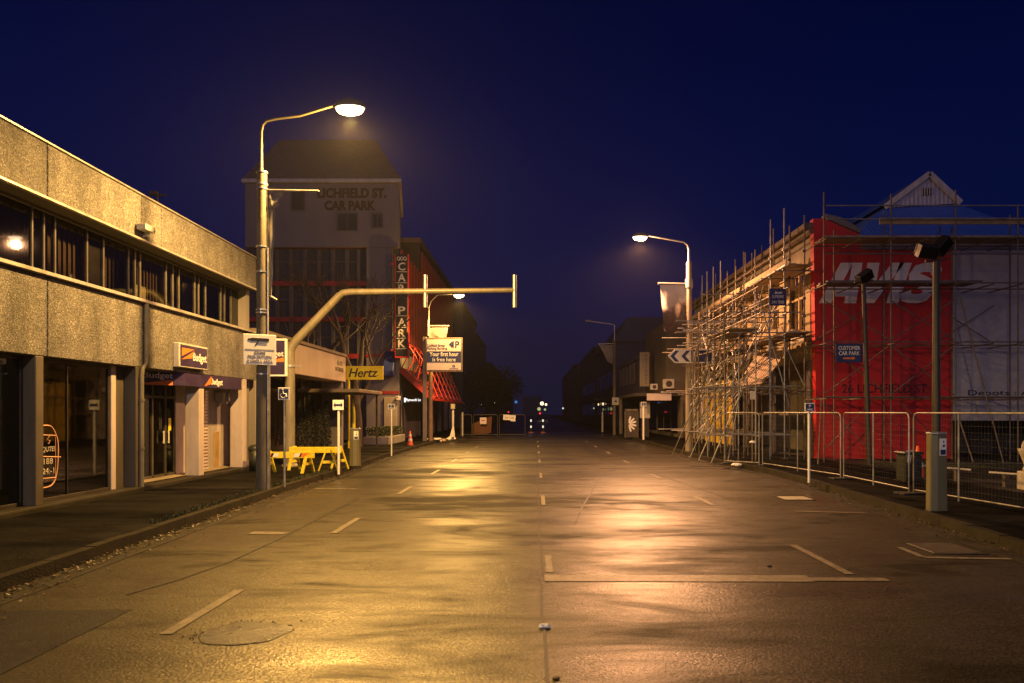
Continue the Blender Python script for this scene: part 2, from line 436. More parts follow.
for y0, y1 in ((5.4, 6.75), (9.9, 11.3), (14.6, 16.1), (19.3, 20.8), (24, 25.5), (28.7, 30.2), (33.4, 34.9)): strip(mk, [(-2.92, y0), (-2.92, y1)], .1)
strip(mk, [(.1, 7.2), (2.9, 7.2)], .27); strip(mk, [(2.9, 7.17), (3.7, 7.17)], .14)
strip(mk, [(.2, 22.), (5.0, 22.)], .2)
strip(mk, [(4.75, 8.9), (4.72, 8.3)], .09); strip(mk, [(4.72, 8.3), (5.75, 8.25)], .09)
strip(mk, [(4.6, 12.1), (5.8, 12.0)], .1)
strip(mk, [(-4.15, 9.97), (-3.6, 9.9)], .2); strip(mk, [(-5.1, 15.8), (-4.1, 15.7)], .1); strip(mk, [(-5.1, 21), (-4.1, 21)], .1); strip(mk, [(-5.1, 27), (-4.2, 27)], .1)
struct('road_markings', mk, M['line'])
tar = MB()
strip(tar, [(.07, -4)] + [(.07 + .012 * math.sin(y * 1.7) + .006 * math.sin(y * 5.1), y) for y in [i * .6 for i in range(0, 75)]], .022)
arc = [(.62, 10.6), (.85, 12.4), (1.25, 15), (1.62, 17.6), (2.1, 20), (2.65, 21.3), (3.2, 21.1), (3.45, 19), (3.7, 16.5), (3.95, 13.6)]
strip(tar, arc, .035)
strip(tar, [(-3.95, 6.6), (-3.75, 7.2), (-3.6, 8), (-3.55, 9.5), (-3.6, 14)], .03)
struct('tar_seam', tar, M['tar'])
pa = MB(); strip(pa, [(-4.32, 1.5), (-4.32, 6.1)], 1.45, .004)
struct('road_patch', pa, M['patch'])
# gutter leaves, countless
lv = MB()
for k in range(5200):
    side = random.random() < .6
    Y = 3 + random.random() ** 1.4 * 32
    off = abs(random.gauss(0, .11))
    if random.random() < .12: off += random.random() * .5
    x = kl(Y) + .015 + off if side else kr(Y) - .015 - off
    z = -.012 + random.random() * .025 * max(0, 1 - off * 4) if off < .3 else road_z(x, Y) + .006
    s_ = random.uniform(.008, .028); a = random.random() * 6.28; tl = random.uniform(-.6, .6)
    u = V((math.cos(a), math.sin(a), tl)).normalized() * s_; w_ = V((-math.sin(a), math.cos(a), random.uniform(-.5, .5))).normalized() * s_ * .55
    c_ = V((x, Y, z + s_ * .4))
    lv.quad(c_ - u, c_ + w_, c_ + u * 1.1, c_ - w_)
struct('fallen_leaves', lv, M['dead'], 'stuff')
gr = MB()
for k in range(5000):
    if random.random() < .35:
        Y = random.uniform(10, 20); x = kl(Y) - .2 - abs(random.gauss(0, .12)); z = .11
    else:
        x = random.uniform(10.6, 20); Y = random.uniform(20.0, 22.0) - (x - 10) * .12; z = .11
    h = random.uniform(.02, .07) * (1 if x < 0 else 1.8); a = random.random() * 6.28
    d = V((math.cos(a), math.sin(a), 0)) * .008
    tip = V((x + random.uniform(-.03, .03), Y + random.uniform(-.03, .03), z + h))
    gr.quad(V((x, Y, z)) - d, V((x, Y, z)) + d, tip)
struct('grass', gr, M['grass'], 'stuff')

def crumple(b, c, r, seed, squash=.6, sub=2):
    random.seed(seed); c = V(c)
    vs, fs = [], []
    bm = bmesh.new(); bmesh.ops.create_icosphere(bm, subdivisions=sub, radius=1)
    for v in bm.verts:
        k = 1 + .45 * mnoise.noise(v.co * 2.1 + V((seed, 0, 0)))
        q = v.co * r * k; vs.append(c + V((q.x * 1.3, q.y, q.z * squash)))
    fs = [tuple(v.index for v in f.verts) for f in bm.faces]; bm.free()
    b.add(vs, fs)
# ---- small things on the road
x, y, r = -2.3, 5.42, .3
t = thing('pothole_patch', 'shallow round pothole patch with crumbled wet rim in the near yellow lit lane', 'road patch', (x, y, 0))
b = MB(); pts = []
for k in range(44):
    a = k / 44 * 6.283; q = r * (1 + .16 * mnoise.noise(V((math.cos(a) * 1.6, math.sin(a) * 1.6, 2))))
    pts.append((x + q * 1.15 * math.cos(a), y + q * .95 * math.sin(a)))
b.quad(*[(u, w, road_z(u, w) + .006) for u, w in pts]); b.build('patch', M['patch'], t)
b = MB()
for k in range(55):
    a = random.choice((random.gauss(3.35, .3), random.gauss(3.0, .35), random.gauss(1.3, .7))); q = r * random.uniform(1.0, 1.22) * (1.1 if random.random() < .8 else 1.5)
    crumple(b, (x + q*math.cos(a), y + q*.85*math.sin(a), road_z(x, y) + .006), random.uniform(.003, .008), k, .8, 1)
random.seed(77)
b.build('broken_rim', M['road'], t, kind='stuff')
def plate(x0, x1, y0, y1, label, m):
    t = thing('service_cover', label, 'service cover', ((x0+x1)/2, (y0+y1)/2, 0))
    z = road_z((x0+x1)/2, (y0+y1)/2)
    b = MB(); b.box(x0, x1, y0, y1, z - .02, z + .012); b.build('lid', m, t, .004)
    b = MB()
    for p in ((x0-.05, x0-.004, y0-.05, y1+.05), (x1+.004, x1+.05, y0-.05, y1+.05), (x0-.004, x1+.004, y0-.05, y0-.004), (x0-.004, x1+.004, y1+.004, y1+.05)): b.box(*p, z - .02, z + .008)
    b.build('surround', M['channel'], t)
plate(5.0, 5.6, 8.55, 9.2, 'rectangular service cover beside the painted parking bay corner', M['coverplate'])
plate(5.05, 5.6, 13.75, 14.25, 'small pale service cover in the lane below the wire fence', M['stone'])
for (px, py, r_, lab, m_) in ((545, 628, .04, 'scrap of crumpled white paper on the centre of the road', 'white'),
                          (769, 566, .022, 'tan scrap of leaf litter on the asphalt right of the stop line', 'dead'),
                          (556, 679, .022, 'brown leaf scrap at the bottom edge of the road', 'dead')):
    Y = F * H / (py - HY); b = MB(); crumple(b, (gx(px, Y), Y, road_z(gx(px, Y), Y) + r_ * .4), r_, int(px), .45)
    tag(b.build('litter', M[m_]), lab, 'litter')

# ================================================================== CAR HIRE OFFICE (two storeys, pebble concrete)
XF = -8.2
def yl(px, X=XF): return X * F / (px - HX)
ob = thing('office_building', 'two storey pebble concrete office with long dark window band and car hire shop below', 'building', (XF, 11, 0))
b = MB(); js = [0.2, 3.2, 6.0, 8.8, 11.49, 14.24, 15.0, 18.79, 20.1]
for a, c in zip(js, js[1:]): b.box(XF - .2, XF, a + .008, c - .008, 5.36, 6.26)
b.build('parapet', M['pebble'], ob, .012)
b = MB(); b.box(XF - .26, XF + .03, .2, 20.12, 6.263, 6.30); b.build('parapet_cap', M['flash'], ob, .006)
b = MB(); b.box(XF - .03, XF + .05, .2, 20.12, 5.31, 5.357); b.build('flashing', M['flash'], ob, .006)
b = MB(); b.box(-8.9, XF - .035, .2, 20.1, 5.33, 5.355); b.build('soffit', M['soffit'], ob)
b = MB(); b.box(-16, XF - .205, .2, 20.1, 5.95, 6.1); b.box(-16, XF - .205, .2, 20.1, 5.36, 5.5); b.build('roof', M['brownroof'], ob)
# window band
XW = -8.65
b = MB()
mull = [1, 3, 5, 7, 9, 10.2, 11.72, 12.0, 12.28, 13.16, 13.66, 14.5, 14.74, 14.93, 15.98, 16.28, 16.56, 17.33, 17.53, 17.9, 18.76, 19.0, 19.4, 20.0]
for y in mull: b.box(XW - .03, XW + .03, y - .02, y + .02, 4.13, 5.3)
b.box(XW - .03, XW + .04, .2, 20.1, 5.27, 5.33); b.box(XW - .03, XW + .04, .2, 20.1, 4.10, 4.16)
wf = b.build('window_frame', M['alu'], ob, .005)
for a, c in zip([.2] + mull, mull): MB().quad((XW, a + .02, 4.16), (XW, c - .02, 4.16), (XW, c - .02, 5.27), (XW, a + .02, 5.27)).build('window_pane', M['glass'], wf)
b = MB(); b.box(XW - .12, XW - .03, 13.18, 13.64, 4.16, 5.27); b.box(XW - .12, XW - .03, 16.58, 17.3, 4.16, 4.3); b.build('dark_panel', M['dkframe'], ob)
for a, c, z0 in ((14.95, 15.4, 4.15), (17.0, 17.5, 4.2), (18.9, 19.05, 4.16), (19.6, 19.7, 4.16)):
    cb = MB(); nfold = 10
    pts = [(-8.78 + .03 * (k % 2), a + (c - a) * k / nfold) for k in range(nfold + 1)]
    for (x, y), (x2, y2) in zip(pts, pts[1:]): cb.quad((x, y, z0), (x2, y2, z0), (x2, y2, 4.55 if a < 15 else 5.0), (x, y, 4.55 if a < 15 else 5.0))
    cb.build('curtain', M['curtain'], ob)
for k, (a, c) in enumerate(zip(mull, mull[1:])):
    if c - a < .2 or k in (7, 15): continue
    bb = MB(); nn_ = max(3, int((c - a) / .13)); y = a + .03; st = (c - a - .06) / nn_
    for q in range(nn_): bb.quad((XW - .14, y + q*st + .004, 4.17), (XW - .175, y + (q+1)*st - .004, 4.17), (XW - .175, y + (q+1)*st - .004, 5.26), (XW - .14, y + q*st + .004, 5.26))
    bb.build('blind', M['blind'], ob)
b = MB(); b.box(-8.72, XF + .09, .2, 20.12, 4.03, 4.097); b.build('sill', M['flash'], ob, .008)
b = MB(); js2 = [0.2, 4, 8, 11.49, 14.3, 20.1]
for a, c in zip(js2, js2[1:]): b.box(XF - .22, XF, a + .008, c - .008, 2.68, 4.027)
b.build('spandrel', M['pebble'], ob, .012)
# room linings
b = MB()
b.quad((-13, .2, 4.08), (-13, 20.1, 4.08), (-13, 20.1, 5.35), (-13, .2, 5.35)); b.quad((-13, .2, 4.08), (-8.7, .2, 4.08), (-8.7, 20.1, 4.08), (-13, 20.1, 4.08))
for y in (6.3, 10.6, 13.4, 17.2): b.box(-13, -8.8, y - .05, y + .05, 4.09, 5.32)
b.quad((-12.5, .2, .21), (-12.5, 13.9, .21), (-12.5, 13.9, 2.7), (-12.5, .2, 2.7)); b.quad((-12.5, .2, .21), (-8.5, .2, .21), (-8.5, 20.1, .21), (-12.5, 20.1, .21))
b.quad((-12.5, .2, 2.7), (-8.3, .2, 2.7), (-8.3, 20.1, 2.7), (-12.5, 20.1, 2.7))
b.box(-11.5, -9.4, 12.6, 13.2, .22, 1.25); b.box(-10.8, -9.2, 8.8, 9.4, .22, 1.1)
b.build('interior', M['room'], ob)
b = MB(); b.box(-16, XF - .21, 19.9, 20.1, .1, 6.0); b.box(-16, -15.8, .2, 20.1, .1, 6.0); b.box(-16, XF, 0, .2, .1, 6.2); b.build('wall', M['grey'], ob)
b = MB(); b.box(-9.3, XF + .06, .2, 14.2, .1, .205); b.box(-9.3, XF + .02, 14.2, 20.05, .1, .19); b.build('plinth', M['channel'], ob, .012)
b = MB(); b.box(XF + .0605, XF + .085, .2, 14.2, .1, .185); b.build('plinth_edge', M['kerb'], ob, .01)
# columns
for (x0, y0, y1, m_, lab) in ((-8.47, 8.3, 8.5, 'dkpaint', None), (-8.47, 5, 5.2, 'dkpaint', None), (-8.47, 11.21, 11.4, 'dkpaint', None), (-8.6, 14.04, 14.28, 'dkpaint', None),
                        (-8.55, 16.67, 16.92, 'pink', 'pale lilac column'), (-8.57, 19.18, 19.42, 'pink', 'pale lilac column')):
    b = MB(); b.box(x0, XF + .002, y0, y1, .2 if m_ == 'dkpaint' else .19, 2.677); b.build('column', M[m_], ob, .012, lab)
XS = -8.43
for a, c in ((.3, 5.0), (5.2, 8.3), (8.5, 11.21), (11.42, 13.5)):
    fr = MB()
    fr.box(XS - .03, XS + .03, a, c, .207, .27); fr.box(XS - .03, XS + .03, a, c, 2.6, 2.676)
    fr.box(XS - .03, XS + .03, a, a + .05, .27, 2.6); fr.box(XS - .03, XS + .03, c - .05, c, .27, 2.6)
    mid = a + (c - a) * .42; fr.box(XS - .02, XS + .02, mid - .012, mid + .012, .27, 2.6)
    w = fr.build('shop_window', M['dkframe'], ob, .004)
    MB().quad((XS, a + .05, .27), (XS, c - .05, .27), (XS, c - .05, 2.6), (XS, a + .05, 2.6)).build('pane', M['shopglass'], w)
b = MB(); b.box(XS - .05, XS + .05, 13.51, 13.66, .206, 2.676); b.build('window_jamb', M['pink'], ob, .006)
b = MB(); b.box(XS - .12, XS - .02, 13.67, 14.03, .206, 2.676); b.build('side_panel', M['dkpaint'], ob)
# chalk writing on the window
XC = XS + .006
b = MB()
def chalk(pts, r_=.011): b.tube([(XC, y, z) for y, z in pts], r_, 5)
cy, hw = 11.7, .36
oc = []
for k in range(41):
    a = k / 40 * 6.283; e = 5; ca, sa = math.cos(a), math.sin(a)
    oc.append((cy + hw * math.copysign(abs(ca) ** (2/3), ca) + .008 * math.sin(a * 5), .985 + .54 * math.copysign(abs(sa) ** (2/2.6), sa) + .006 * math.sin(a * 7)))
chalk(oc, .013)
chalk([(cy - .3, 1.36), (cy, 1.355), (cy + .31, 1.335)]); chalk([(cy - .3, .6), (cy, .61), (cy + .31, .6)]); chalk([(cy + .29, .62), (cy + .3, .9), (cy + .295, 1.32)], .006)
chalk([(cy - .33, .99), (cy, .985), (cy + .42, .95)], .012)
chalk([(cy + .15, 1.33), (cy + .08, 1.28), (cy + .16, 1.25), (cy + .12, 1.2)], .009)
b.build('chalk_drawing', mat('pink window chalk', (.62, .36, .24), .9), ob)
for s_, z, w_ in (('QUTEI', 1.10, .3), ('188', .90, .22), ('24:-1', .73, .28)):
    text(s_, frame((XC, cy + .12, z), (1, 0, 0)), M['rubbish'], ob, width=w_, height=.1, name='chalk_writing')
# recessed entrance
b = MB()
XD = -8.92
for q in ((XD - .12, XD, 16.9, 17.95), (XD - .12, XD, 18.64, 19.9), (XD - .12, XD, 14.28, 15.3), (XD, -8.61, 14.2, 14.28)): MB().box(*q, .19, 2.69).build('shop_wall', M['pink'], ob)
b = MB()
for y in (15.3, 15.86, 16.42, 16.85): b.box(XD - .04, XD + .03, y, y + .06, .19, 2.5)
b.box(XD - .04, XD + .03, 15.3, 16.9, 2.44, 2.5); b.box(XD - .04, XD + .03, 15.36, 16.85, 2.08, 2.13); b.box(XD - .04, XD + .03, 15.3, 16.9, .192, .27); b.box(XD-.04, XD, 15.3, 16.9, 2.5, 2.69)
d = b.build('door', M['alu'], ob, .004)
MB().quad((XD - .01, 15.36, .27), (XD - .01, 16.85, .27), (XD - .01, 16.85, 2.44), (XD - .01, 15.36, 2.44)).build('pane', M['shopglass'], d)
b = MB()
for y in (16.3, 16.52): b = MB(); b.tube([(XD + .06, y, 1.0), (XD + .06, y, 1.3)], .016, 6); b.box(XD + .03, XD + .06, y - .01, y + .01, 1.02, 1.04); b.box(XD + .03, XD + .06, y - .01, y + .01, 1.26, 1.28); b.build('handle', M['white'], d)
b = MB(); b.box(XD + .005, XD + .012, 16.6, 16.72, 1.3, 1.6); b.build('notice', M['hertzy'], d)
b = MB(); b.box(XD - .05, XD - .01, 17.95, 18.64, .2, 2.6); b.build('roller_shutter', M['roller'], ob)
b = MB(); b.box(XD + .003, XD + .03, 18.95, 19.25, .2, 1.2); b.build('plywood_board', M['ply'], ob, .004)
b = MB(); b.box(XD + .003, XD + .25, 19.0, 19.5, 2.05, 2.3); b.box(XD + .06, XD + .2, 19.06, 19.4, 1.98, 2.05); b.build('air_unit', M['offwhite'], ob, .012)
b = MB(); b.box(-9.3, -8.2, 14.3, 14.31, .2, .201); 
# downpipe and wall lamp
b = MB(); b.tube([(XF + .05, 14.32, 4.02), (XF + .05, 14.32, 2.78), (XF + .045, 14.2, 2.66), (XF + .045, 14.16, 2.5), (XF + .045, 14.16, .2)], .045, 10)
for z in (3.6, 2.95, 2.0, 1.0): b.tube([(XF + .05, 14.32 if z > 2.7 else 14.16, z - .02), (XF + .05, 14.32 if z > 2.7 else 14.16, z + .02)], .054, 10)
b.build('downpipe', mat('downpipe paint', (.2, .18, .12), .5), ob)
b = MB(); b.tube([(XF + .01, 14.28, 5.42), (XF + .1, 14.28, 5.44), (XF + .12, 14.28, 5.5)], .022, 8); b.box(XF + .03, XF + .22, 14.0, 14.36, 5.5, 5.62); b.build('wall_lamp', M['offwhite'], ob, .03)
# rooftop aerial
t = thing('roof_aerial', 'thin T shaped aerial mast on the flat office roof', 'aerial', (-10.5, 19, 6.1))
b = MB(); b.tube([(-10.5, 19, 6.1), (-10.5, 19, gz(196, 19))], .025, 6); b.build('mast', M['dkframe'], t)
z = gz(195, 19); b = MB(); b.tube([(-10.72, 19, z), (-10.28, 19, z)], .03, 6); b.box(-10.7, -10.5, 18.95, 19.05, z + .02, z + .1); b.build('crossbar', M['dkframe'], t)

# ---- shop signs on that office
t = thing('shop_fascia', 'long purple fascia board with white lettering below the pebble spandrel', 'shop sign', (XF, 16.5, 2.35))
A0, A1 = V((-8.95, 15.05, 0)), V((-8.16, 15.9, 0)); A2 = V((-8.16, 19.0, 0))
b = MB(); dn = V((.06, -.05, 0))
b.prism([(A0.x, A0.y, 2.36), (A1.x, A1.y, 2.36), (A2.x, A2.y, 2.36), (A2.x - .1, A2.y, 2.36), (A1.x - .1, A1.y + .05, 2.36), (A0.x - .02, A0.y + .12, 2.36)], (0, 0, .31))
b.build('board', M['purple'], t, .006)
nA = V((A1.y - A0.y, -(A1.x - A0.x), 0)).normalized(); mA = (A0 + A1) / 2
fA = frame((mA.x + nA.x * .004, mA.y + nA.y * .004, 2.515), nA)
text('Budget', fA @ Matrix.Translation((.02, .05, 0)), M['white'], t, width=.62, height=.17, bold=.012, label='large white lettering')
fpoly(fA, [(-.5, -.15), (.32, -.15), (.32, -.02)]).build('emblem', M['orange'], t, label='long orange wedge')
fB = frame((-8.155, 17.4, 2.515), (1, 0, 0))
text('Budget', fB @ Matrix.Translation((.12, -.02, 0)), M['white'], t, width=.62, height=.2, bold=.012, label='small white lettering')
fpoly(fB, [(-.55, -.13), (-.2, .13), (-.12, -.04)]).build('emblem', M['orange'], t, label='small orange wedge')
t = thing('shop_sign', 'purple box sign with orange wedge fixed flat on the pebble spandrel', 'shop sign', (XF, 16.1, 2.77))
b = MB(); b.box(XF + .002, -8.05, 15.46, 16.8, 2.77, 3.33); b.build('casing', M['offwhite'], t, .015)
b = MB(); b.box(-8.049, -8.042, 15.5, 16.76, 2.81, 3.29); b.build('face', M['purple'], t)
fS = frame((-8.041, 16.13, 3.05), (1, 0, 0))
text('Budget', fS @ Matrix.Translation((.26, -.03, 0)), M['white'], t, width=.66, height=.25, bold=.014)
fpoly(fS, [(-.58, .17), (-.58, -.02), (-.02, .17)]).build('emblem', M['orange'], t)
fpoly(fS, [(-.58, -.1), (-.02, .13), (-.12, -.04)]).build('emblem', M['orange'], t)
# square projecting sign
Y = 20.25; x0, x1 = gx(259, Y), gx(286.5, Y); z0, z1 = gz(376.5, Y), gz(338.5, Y)
t = thing('projecting_sign', 'square dark purple sign with white frame sticking out behind the camera notice', 'shop sign', (x0, Y, z0))
b = MB(); b.box(x0, x1, Y, Y + .12, z0, z1); b.build('frame', M['white'], t, .015)
b = MB(); b.box(x0 + .05, x1 - .05, Y - .006, Y - .001, z0 + .06, z1 - .06); b.build('face', M['purple'], t)
fS = frame(((x0+x1)/2, Y - .007, (z0+z1)/2), (0, -1, 0))
text('Budget', fS @ Matrix.Translation((.0, .09, 0)), M['white'], t, width=.66, height=.22, bold=.012)
fpoly(fS, [(-.33, -.13), (.33, -.13), (.33, -.0)]).build('emblem', M['orange'], t)
b = MB(); b.tube([(x0 - .12, Y + .06, z1 - .2), (x0, Y + .06, z1 - .2)], .03, 6); b.tube([(x0 - .12, Y + .06, z0 + .2), (x0, Y + .06, z0 + .2)], .03, 6); b.build('bracket', M['galv'], t)

# ================================================================== LOW BEIGE SHOP
lb = thing('low_shop', 'single storey shop with plain beige fascia next to the pebble office', 'building', (XF, 25, 0))
b = MB(); b.box(-9.2, XF, 20.3, 29.6, 3.05, 4.12); b.build('fascia', M['beige'], lb, .02)
b = MB(); b.box(-9.3, XF + .06, 20.25, 29.65, 4.123, 4.24); b.build('parapet_cap', M['brownroof'], lb, .01)
b = MB(); b.box(-16, -9.21, 20.3, 29.6, .1, 4.0); b.build('wall', M['dkwall'], lb)
MB().box(-9.2, XF - .1, 20.3, 20.6, .1, 3.04).build('pier', M['grey'], lb, .01); MB().box(-9.2, XF - .1, 29.3, 29.58, .1, 3.04).build('pier', M['grey'], lb, .01)
b = MB()
for y in (21.7, 23.3, 25, 26.7, 28.3): b.box(-9.2, -9.12, y - .05, y + .05, .12, 3.04)
b.box(-9.2, -9.12, 20.6, 29.3, .12, .55)
w = b.build('shopfront', M['dkframe'], lb)
MB().quad((-9.17, 20.6, .55), (-9.17, 29.3, .55), (-9.17, 29.3, 3.0), (-9.17, 20.6, 3.0)).build('pane', M['shopglass'], w)
b = MB(); b.box(-9.11, -6.75, 26.2, 30.2, 2.50, 2.64); b.build('veranda', M['brownroof'], lb, .02)
b = MB()
for x, y in ((-6.95, 30.0), (-8.9, 26.4)): MB().tube([(x, y, .1), (x, y, 2.5)], .045, 8).build('veranda_post', M['dkframe'], lb)
fS = frame((XF + .003, 28.65, 3.66), (1, 0, 0))
text('ELITE', fS @ Matrix.Translation((.05, .13, 0)), M['dkframe'], lb, width=.75, height=.17, bold=.01)
text('INTERIORS', fS @ Matrix.Translation((0, -.13, 0)), M['dkframe'], lb, width=1.15, height=.17, bold=.01)
b = MB(); b.box(-9.1, -8.5, 20.7, 21.6, .1, .62); tag(b.build('stone_block', M['stone'], None, .02), 'low pale stone block against the dark shopfront', 'stone block')
# columnar shrubs
def leaf_cloud(b, fn, n, size, seed):
    rr = random.Random(seed)
    for _ in range(n):
        p = fn(rr); a = V((rr.uniform(-1,1), rr.uniform(-1,1), rr.uniform(-.4,1))).normalized()
        u = a.orthogonal().normalized(); w = a.cross(u); s_ = size * rr.uniform(.6, 1.4)
        ang = rr.random() * 6.28; u2 = u * math.cos(ang) + w * math.sin(ang); w2 = a.cross(u2)
        b.quad(p - u2 * s_, p + w2 * s_ * .5, p + u2 * s_, p - w2 * s_ * .5)
shr = [(300, 26.0, 1.9, 'leftmost tall dark cypress shrub against the low shopfront'), (309, 26.4, 2.15, 'tallest dark cypress shrub, second from the left by the shopfront'),
       (318, 26.8, 1.75, 'short slim dark cypress shrub, third in the shopfront row'), (326, 27.2, 1.95, 'rightmost dark cypress shrub under the veranda')]
for i, (px, Y, h, lab) in enumerate(shr):
    x = gx(px, Y); t = thing('cypress_shrub', lab, 'shrub', (x, Y, .11), 'cypress shrubs along the low shopfront')
    b = MB(); b.tube([(x, Y, .1), (x, Y, h * .8)], [.04, .015], 6); b.build('stem', M['bark'], t)
    b = MB()
    def fn(rr, x=x, Y=Y, h=h, i=i):
        zz = rr.random() ** .8; r_ = .24 * (1 - zz) ** .55 * (1 + .35 * mnoise.noise(V((i * 3, zz * 5, 0)))) * rr.random() ** .35
        a = rr.random() * 6.28; return V((x + r_ * math.cos(a), Y + r_ * math.sin(a), .25 + zz * h))
    leaf_cloud(b, fn, 1100, .045, i); b.build('foliage', M['cypress'], t)

# ================================================================== CAR PARK TOWER AND BLOCK
cp = thing('car_park_tower', 'tall old white tower with painted car park lettering and hipped roof', 'building', (-12, 40, 0))
YC = 40.; xr = -7.95; xl = -17.; zc = gz(183, YC)
b = MB(); xb = gx(401, YC + 7); b.prism([(xl, YC, 11.4), (xr, YC, 11.4), (xb, YC + 7, 11.4), (xl, YC + 7, 11.4)], (0, 0, zc - 11.4)); b.box(gx(366, YC), xr, YC, YC + 7, .1, 5.3); b.box(gx(366, YC), gx(392, YC), YC, YC + 7, 5.3, 11.4); b.build('wall', M['whitewall'], cp, .03)
b = MB(); b.prism([(xl - .15, YC - .15, zc + .003), (xr + .15, YC - .15, zc + .003), (xb + .15, YC + 7.1, zc + .003), (xl - .15, YC + 7.1, zc + .003)], (0, 0, .22)); b.build('cornice', M['offwhite'], cp, .03)
b = MB(); zt = 18.8; z0 = zc + .223
base = [(xl - .1, YC - .1, z0), (xr + .1, YC - .1, z0), (xb + .1, YC + 7, z0), (xl - .1, YC + 7, z0)]
top = [(-16., YC + 2.8, zt), (-10, YC + 2.8, zt), (-10, YC + 4.2, zt), (-16., YC + 4.2, zt)]
b.add(base + top, [(0,1,5,4),(1,2,6,5),(2,3,7,6),(3,0,4,7),(4,5,6,7),(0,3,2,1)]); b.build('roof', M['brownroof'], cp)
def win(px0, px1, py0, py1, Y, parent, nm=2, dark='room'):
    x0, x1, z0, z1 = gx(px0, Y), gx(px1, Y), gz(py1, Y), gz(py0, Y)
    b = MB(); t_ = .06
    b.box(x0, x1, Y - .05, Y - .002, z0, z0 + t_); b.box(x0, x1, Y - .05, Y - .002, z1 - t_, z1)
    for k in range(nm + 1):
        xx = x0 + (x1 - x0 - t_) * k / nm; b.box(xx, xx + t_, Y - .048, Y - .002, z0 + t_, z1 - t_)
    f_ = b.build('window', M['alu'] if dark == 'room' else M['dkframe'], parent)
    MB().quad((x0 + t_, Y - .02, z0 + t_), (x1 - t_, Y - .02, z0 + t_), (x1 - t_, Y - .02, z1 - t_), (x0 + t_, Y - .02, z1 - t_)).build('pane', M['black'], f_)
win(337, 358, 213, 231, YC, cp); win(372, 383, 213, 228, YC, cp); win(291, 305, 190, 211, YC, cp, 1)
fS = frame((gx(352, YC), YC - .004, gz(193, YC)), (0, -1, 0))
fadedred = mat('faded brown lettering', (.035, .014, .013), .8, var=.3)
text('LICHFIELD ST.', fS, fadedred, cp, width=gx(386, YC) - gx(317, YC), height=.6, bold=.05)
fS = frame((gx(350, YC), YC - .004, gz(205.5, YC)), (0, -1, 0)); text('CAR PARK', fS, fadedred, cp, width=gx(376, YC) - gx(325, YC), height=.58, bold=.05)
# lower curtain wall
b = MB(); b.box(xl, gx(366, YC) - .01, YC + .3, YC + 7, .1, 11.39); b.box(gx(392, YC) + .01, xr - .05, YC + .3, YC + 7, 5.31, 11.39); b.build('glazed_bay', M['dkblue'], cp)
b = MB()
for z in (gz(245, YC), gz(283, YC), gz(319, YC), gz(356, YC)): b.box(xl, gx(366, YC) - .01, YC + .1, YC + .29, z - .14, z + .14)
b.box(gx(366, YC), xr, YC - .03, YC - .002, gz(394, YC), gz(391, YC)); b.box(gx(366, YC), gx(392, YC), YC - .03, YC - .002, gz(357, YC), gz(354, YC))
b.build('red_band', M['redband'], cp)
b = MB()
for px in (262, 276, 290, 304, 318, 332, 346, 358): x = gx(px, YC); b.box(x - .09, x + .09, YC + .12, YC + .29, 2, 11.3)
for px in range(262, 360, 14):
    for py in (262, 300, 338): b.box(gx(px, YC) + .12, gx(px + 14, YC) - .12, YC + .25, YC + .29, gz(py, YC), gz(py - 2, YC))
b.build('mullion', M['dimrender'], cp)
b = MB(); b.box(gx(366, YC), gx(393, YC), YC - .03, YC - .002, gz(430, YC), gz(427, YC)); b.build('plinth_band', M['grey'], cp)
b = MB(); x0, x1 = gx(383, 39.5), gx(394, 39.5); b.prism([(x0, 39.98, 5.3), (x0, 39.98, 3.9), (x0, 39.1, 3.8), (x0, 39.2, 4.1)], (x1 - x0, 0, 0)); b.build('awning', M['navy'], cp, .03)
b = MB(); b.box(gx(384, 39.9), gx(397, 39.9), 39.9, 39.99, .3, 2.6); b.build('door', M['cream'], cp, .01)

pb = thing('parking_block', 'brown parking block with red vertical fins behind the white tower', 'building', (-8, 56, 0))
b = MB(); b.box(-17, xr, 47.02, 68, 5.4, 13.4); b.box(-17, -9.6, 47.02, 68, .1, 5.4); b.build('wall', M['dkwall'], pb, .03)
b = MB(); b.box(-17, xr + .1, 46.95, 68.1, 13.403, 13.75); b.build('parapet_cap', M['brownroof'], pb, .02)
for k in range(24):
    y = 40.25 + k * 1.05
    b = MB(); b.box(xr + .002, xr + .16, y, y + .09, 5.8, gz(232, 46) - 1 if y > 47 else 11.3); b.build('fin', M['fin'], pb)
b = MB()
for y in (47.2, 50.5, 54, 58, 62, 66): MB().box(-8.3, xr - .02, y, y + .4, .1, 5.39).build('pillar', M['grey'], pb, .02)
b = MB(); b.box(-9.58, -9.5, 47.1, 68, .1, 3.4); b.build('shopfront', M['dkframe'], pb)
for y in (48, 50, 52, 54.5): b = MB(); b.box(-9.49, -9.46, y, y + 1.2, .3, 2.6); b.build('window', M['glass'], pb)
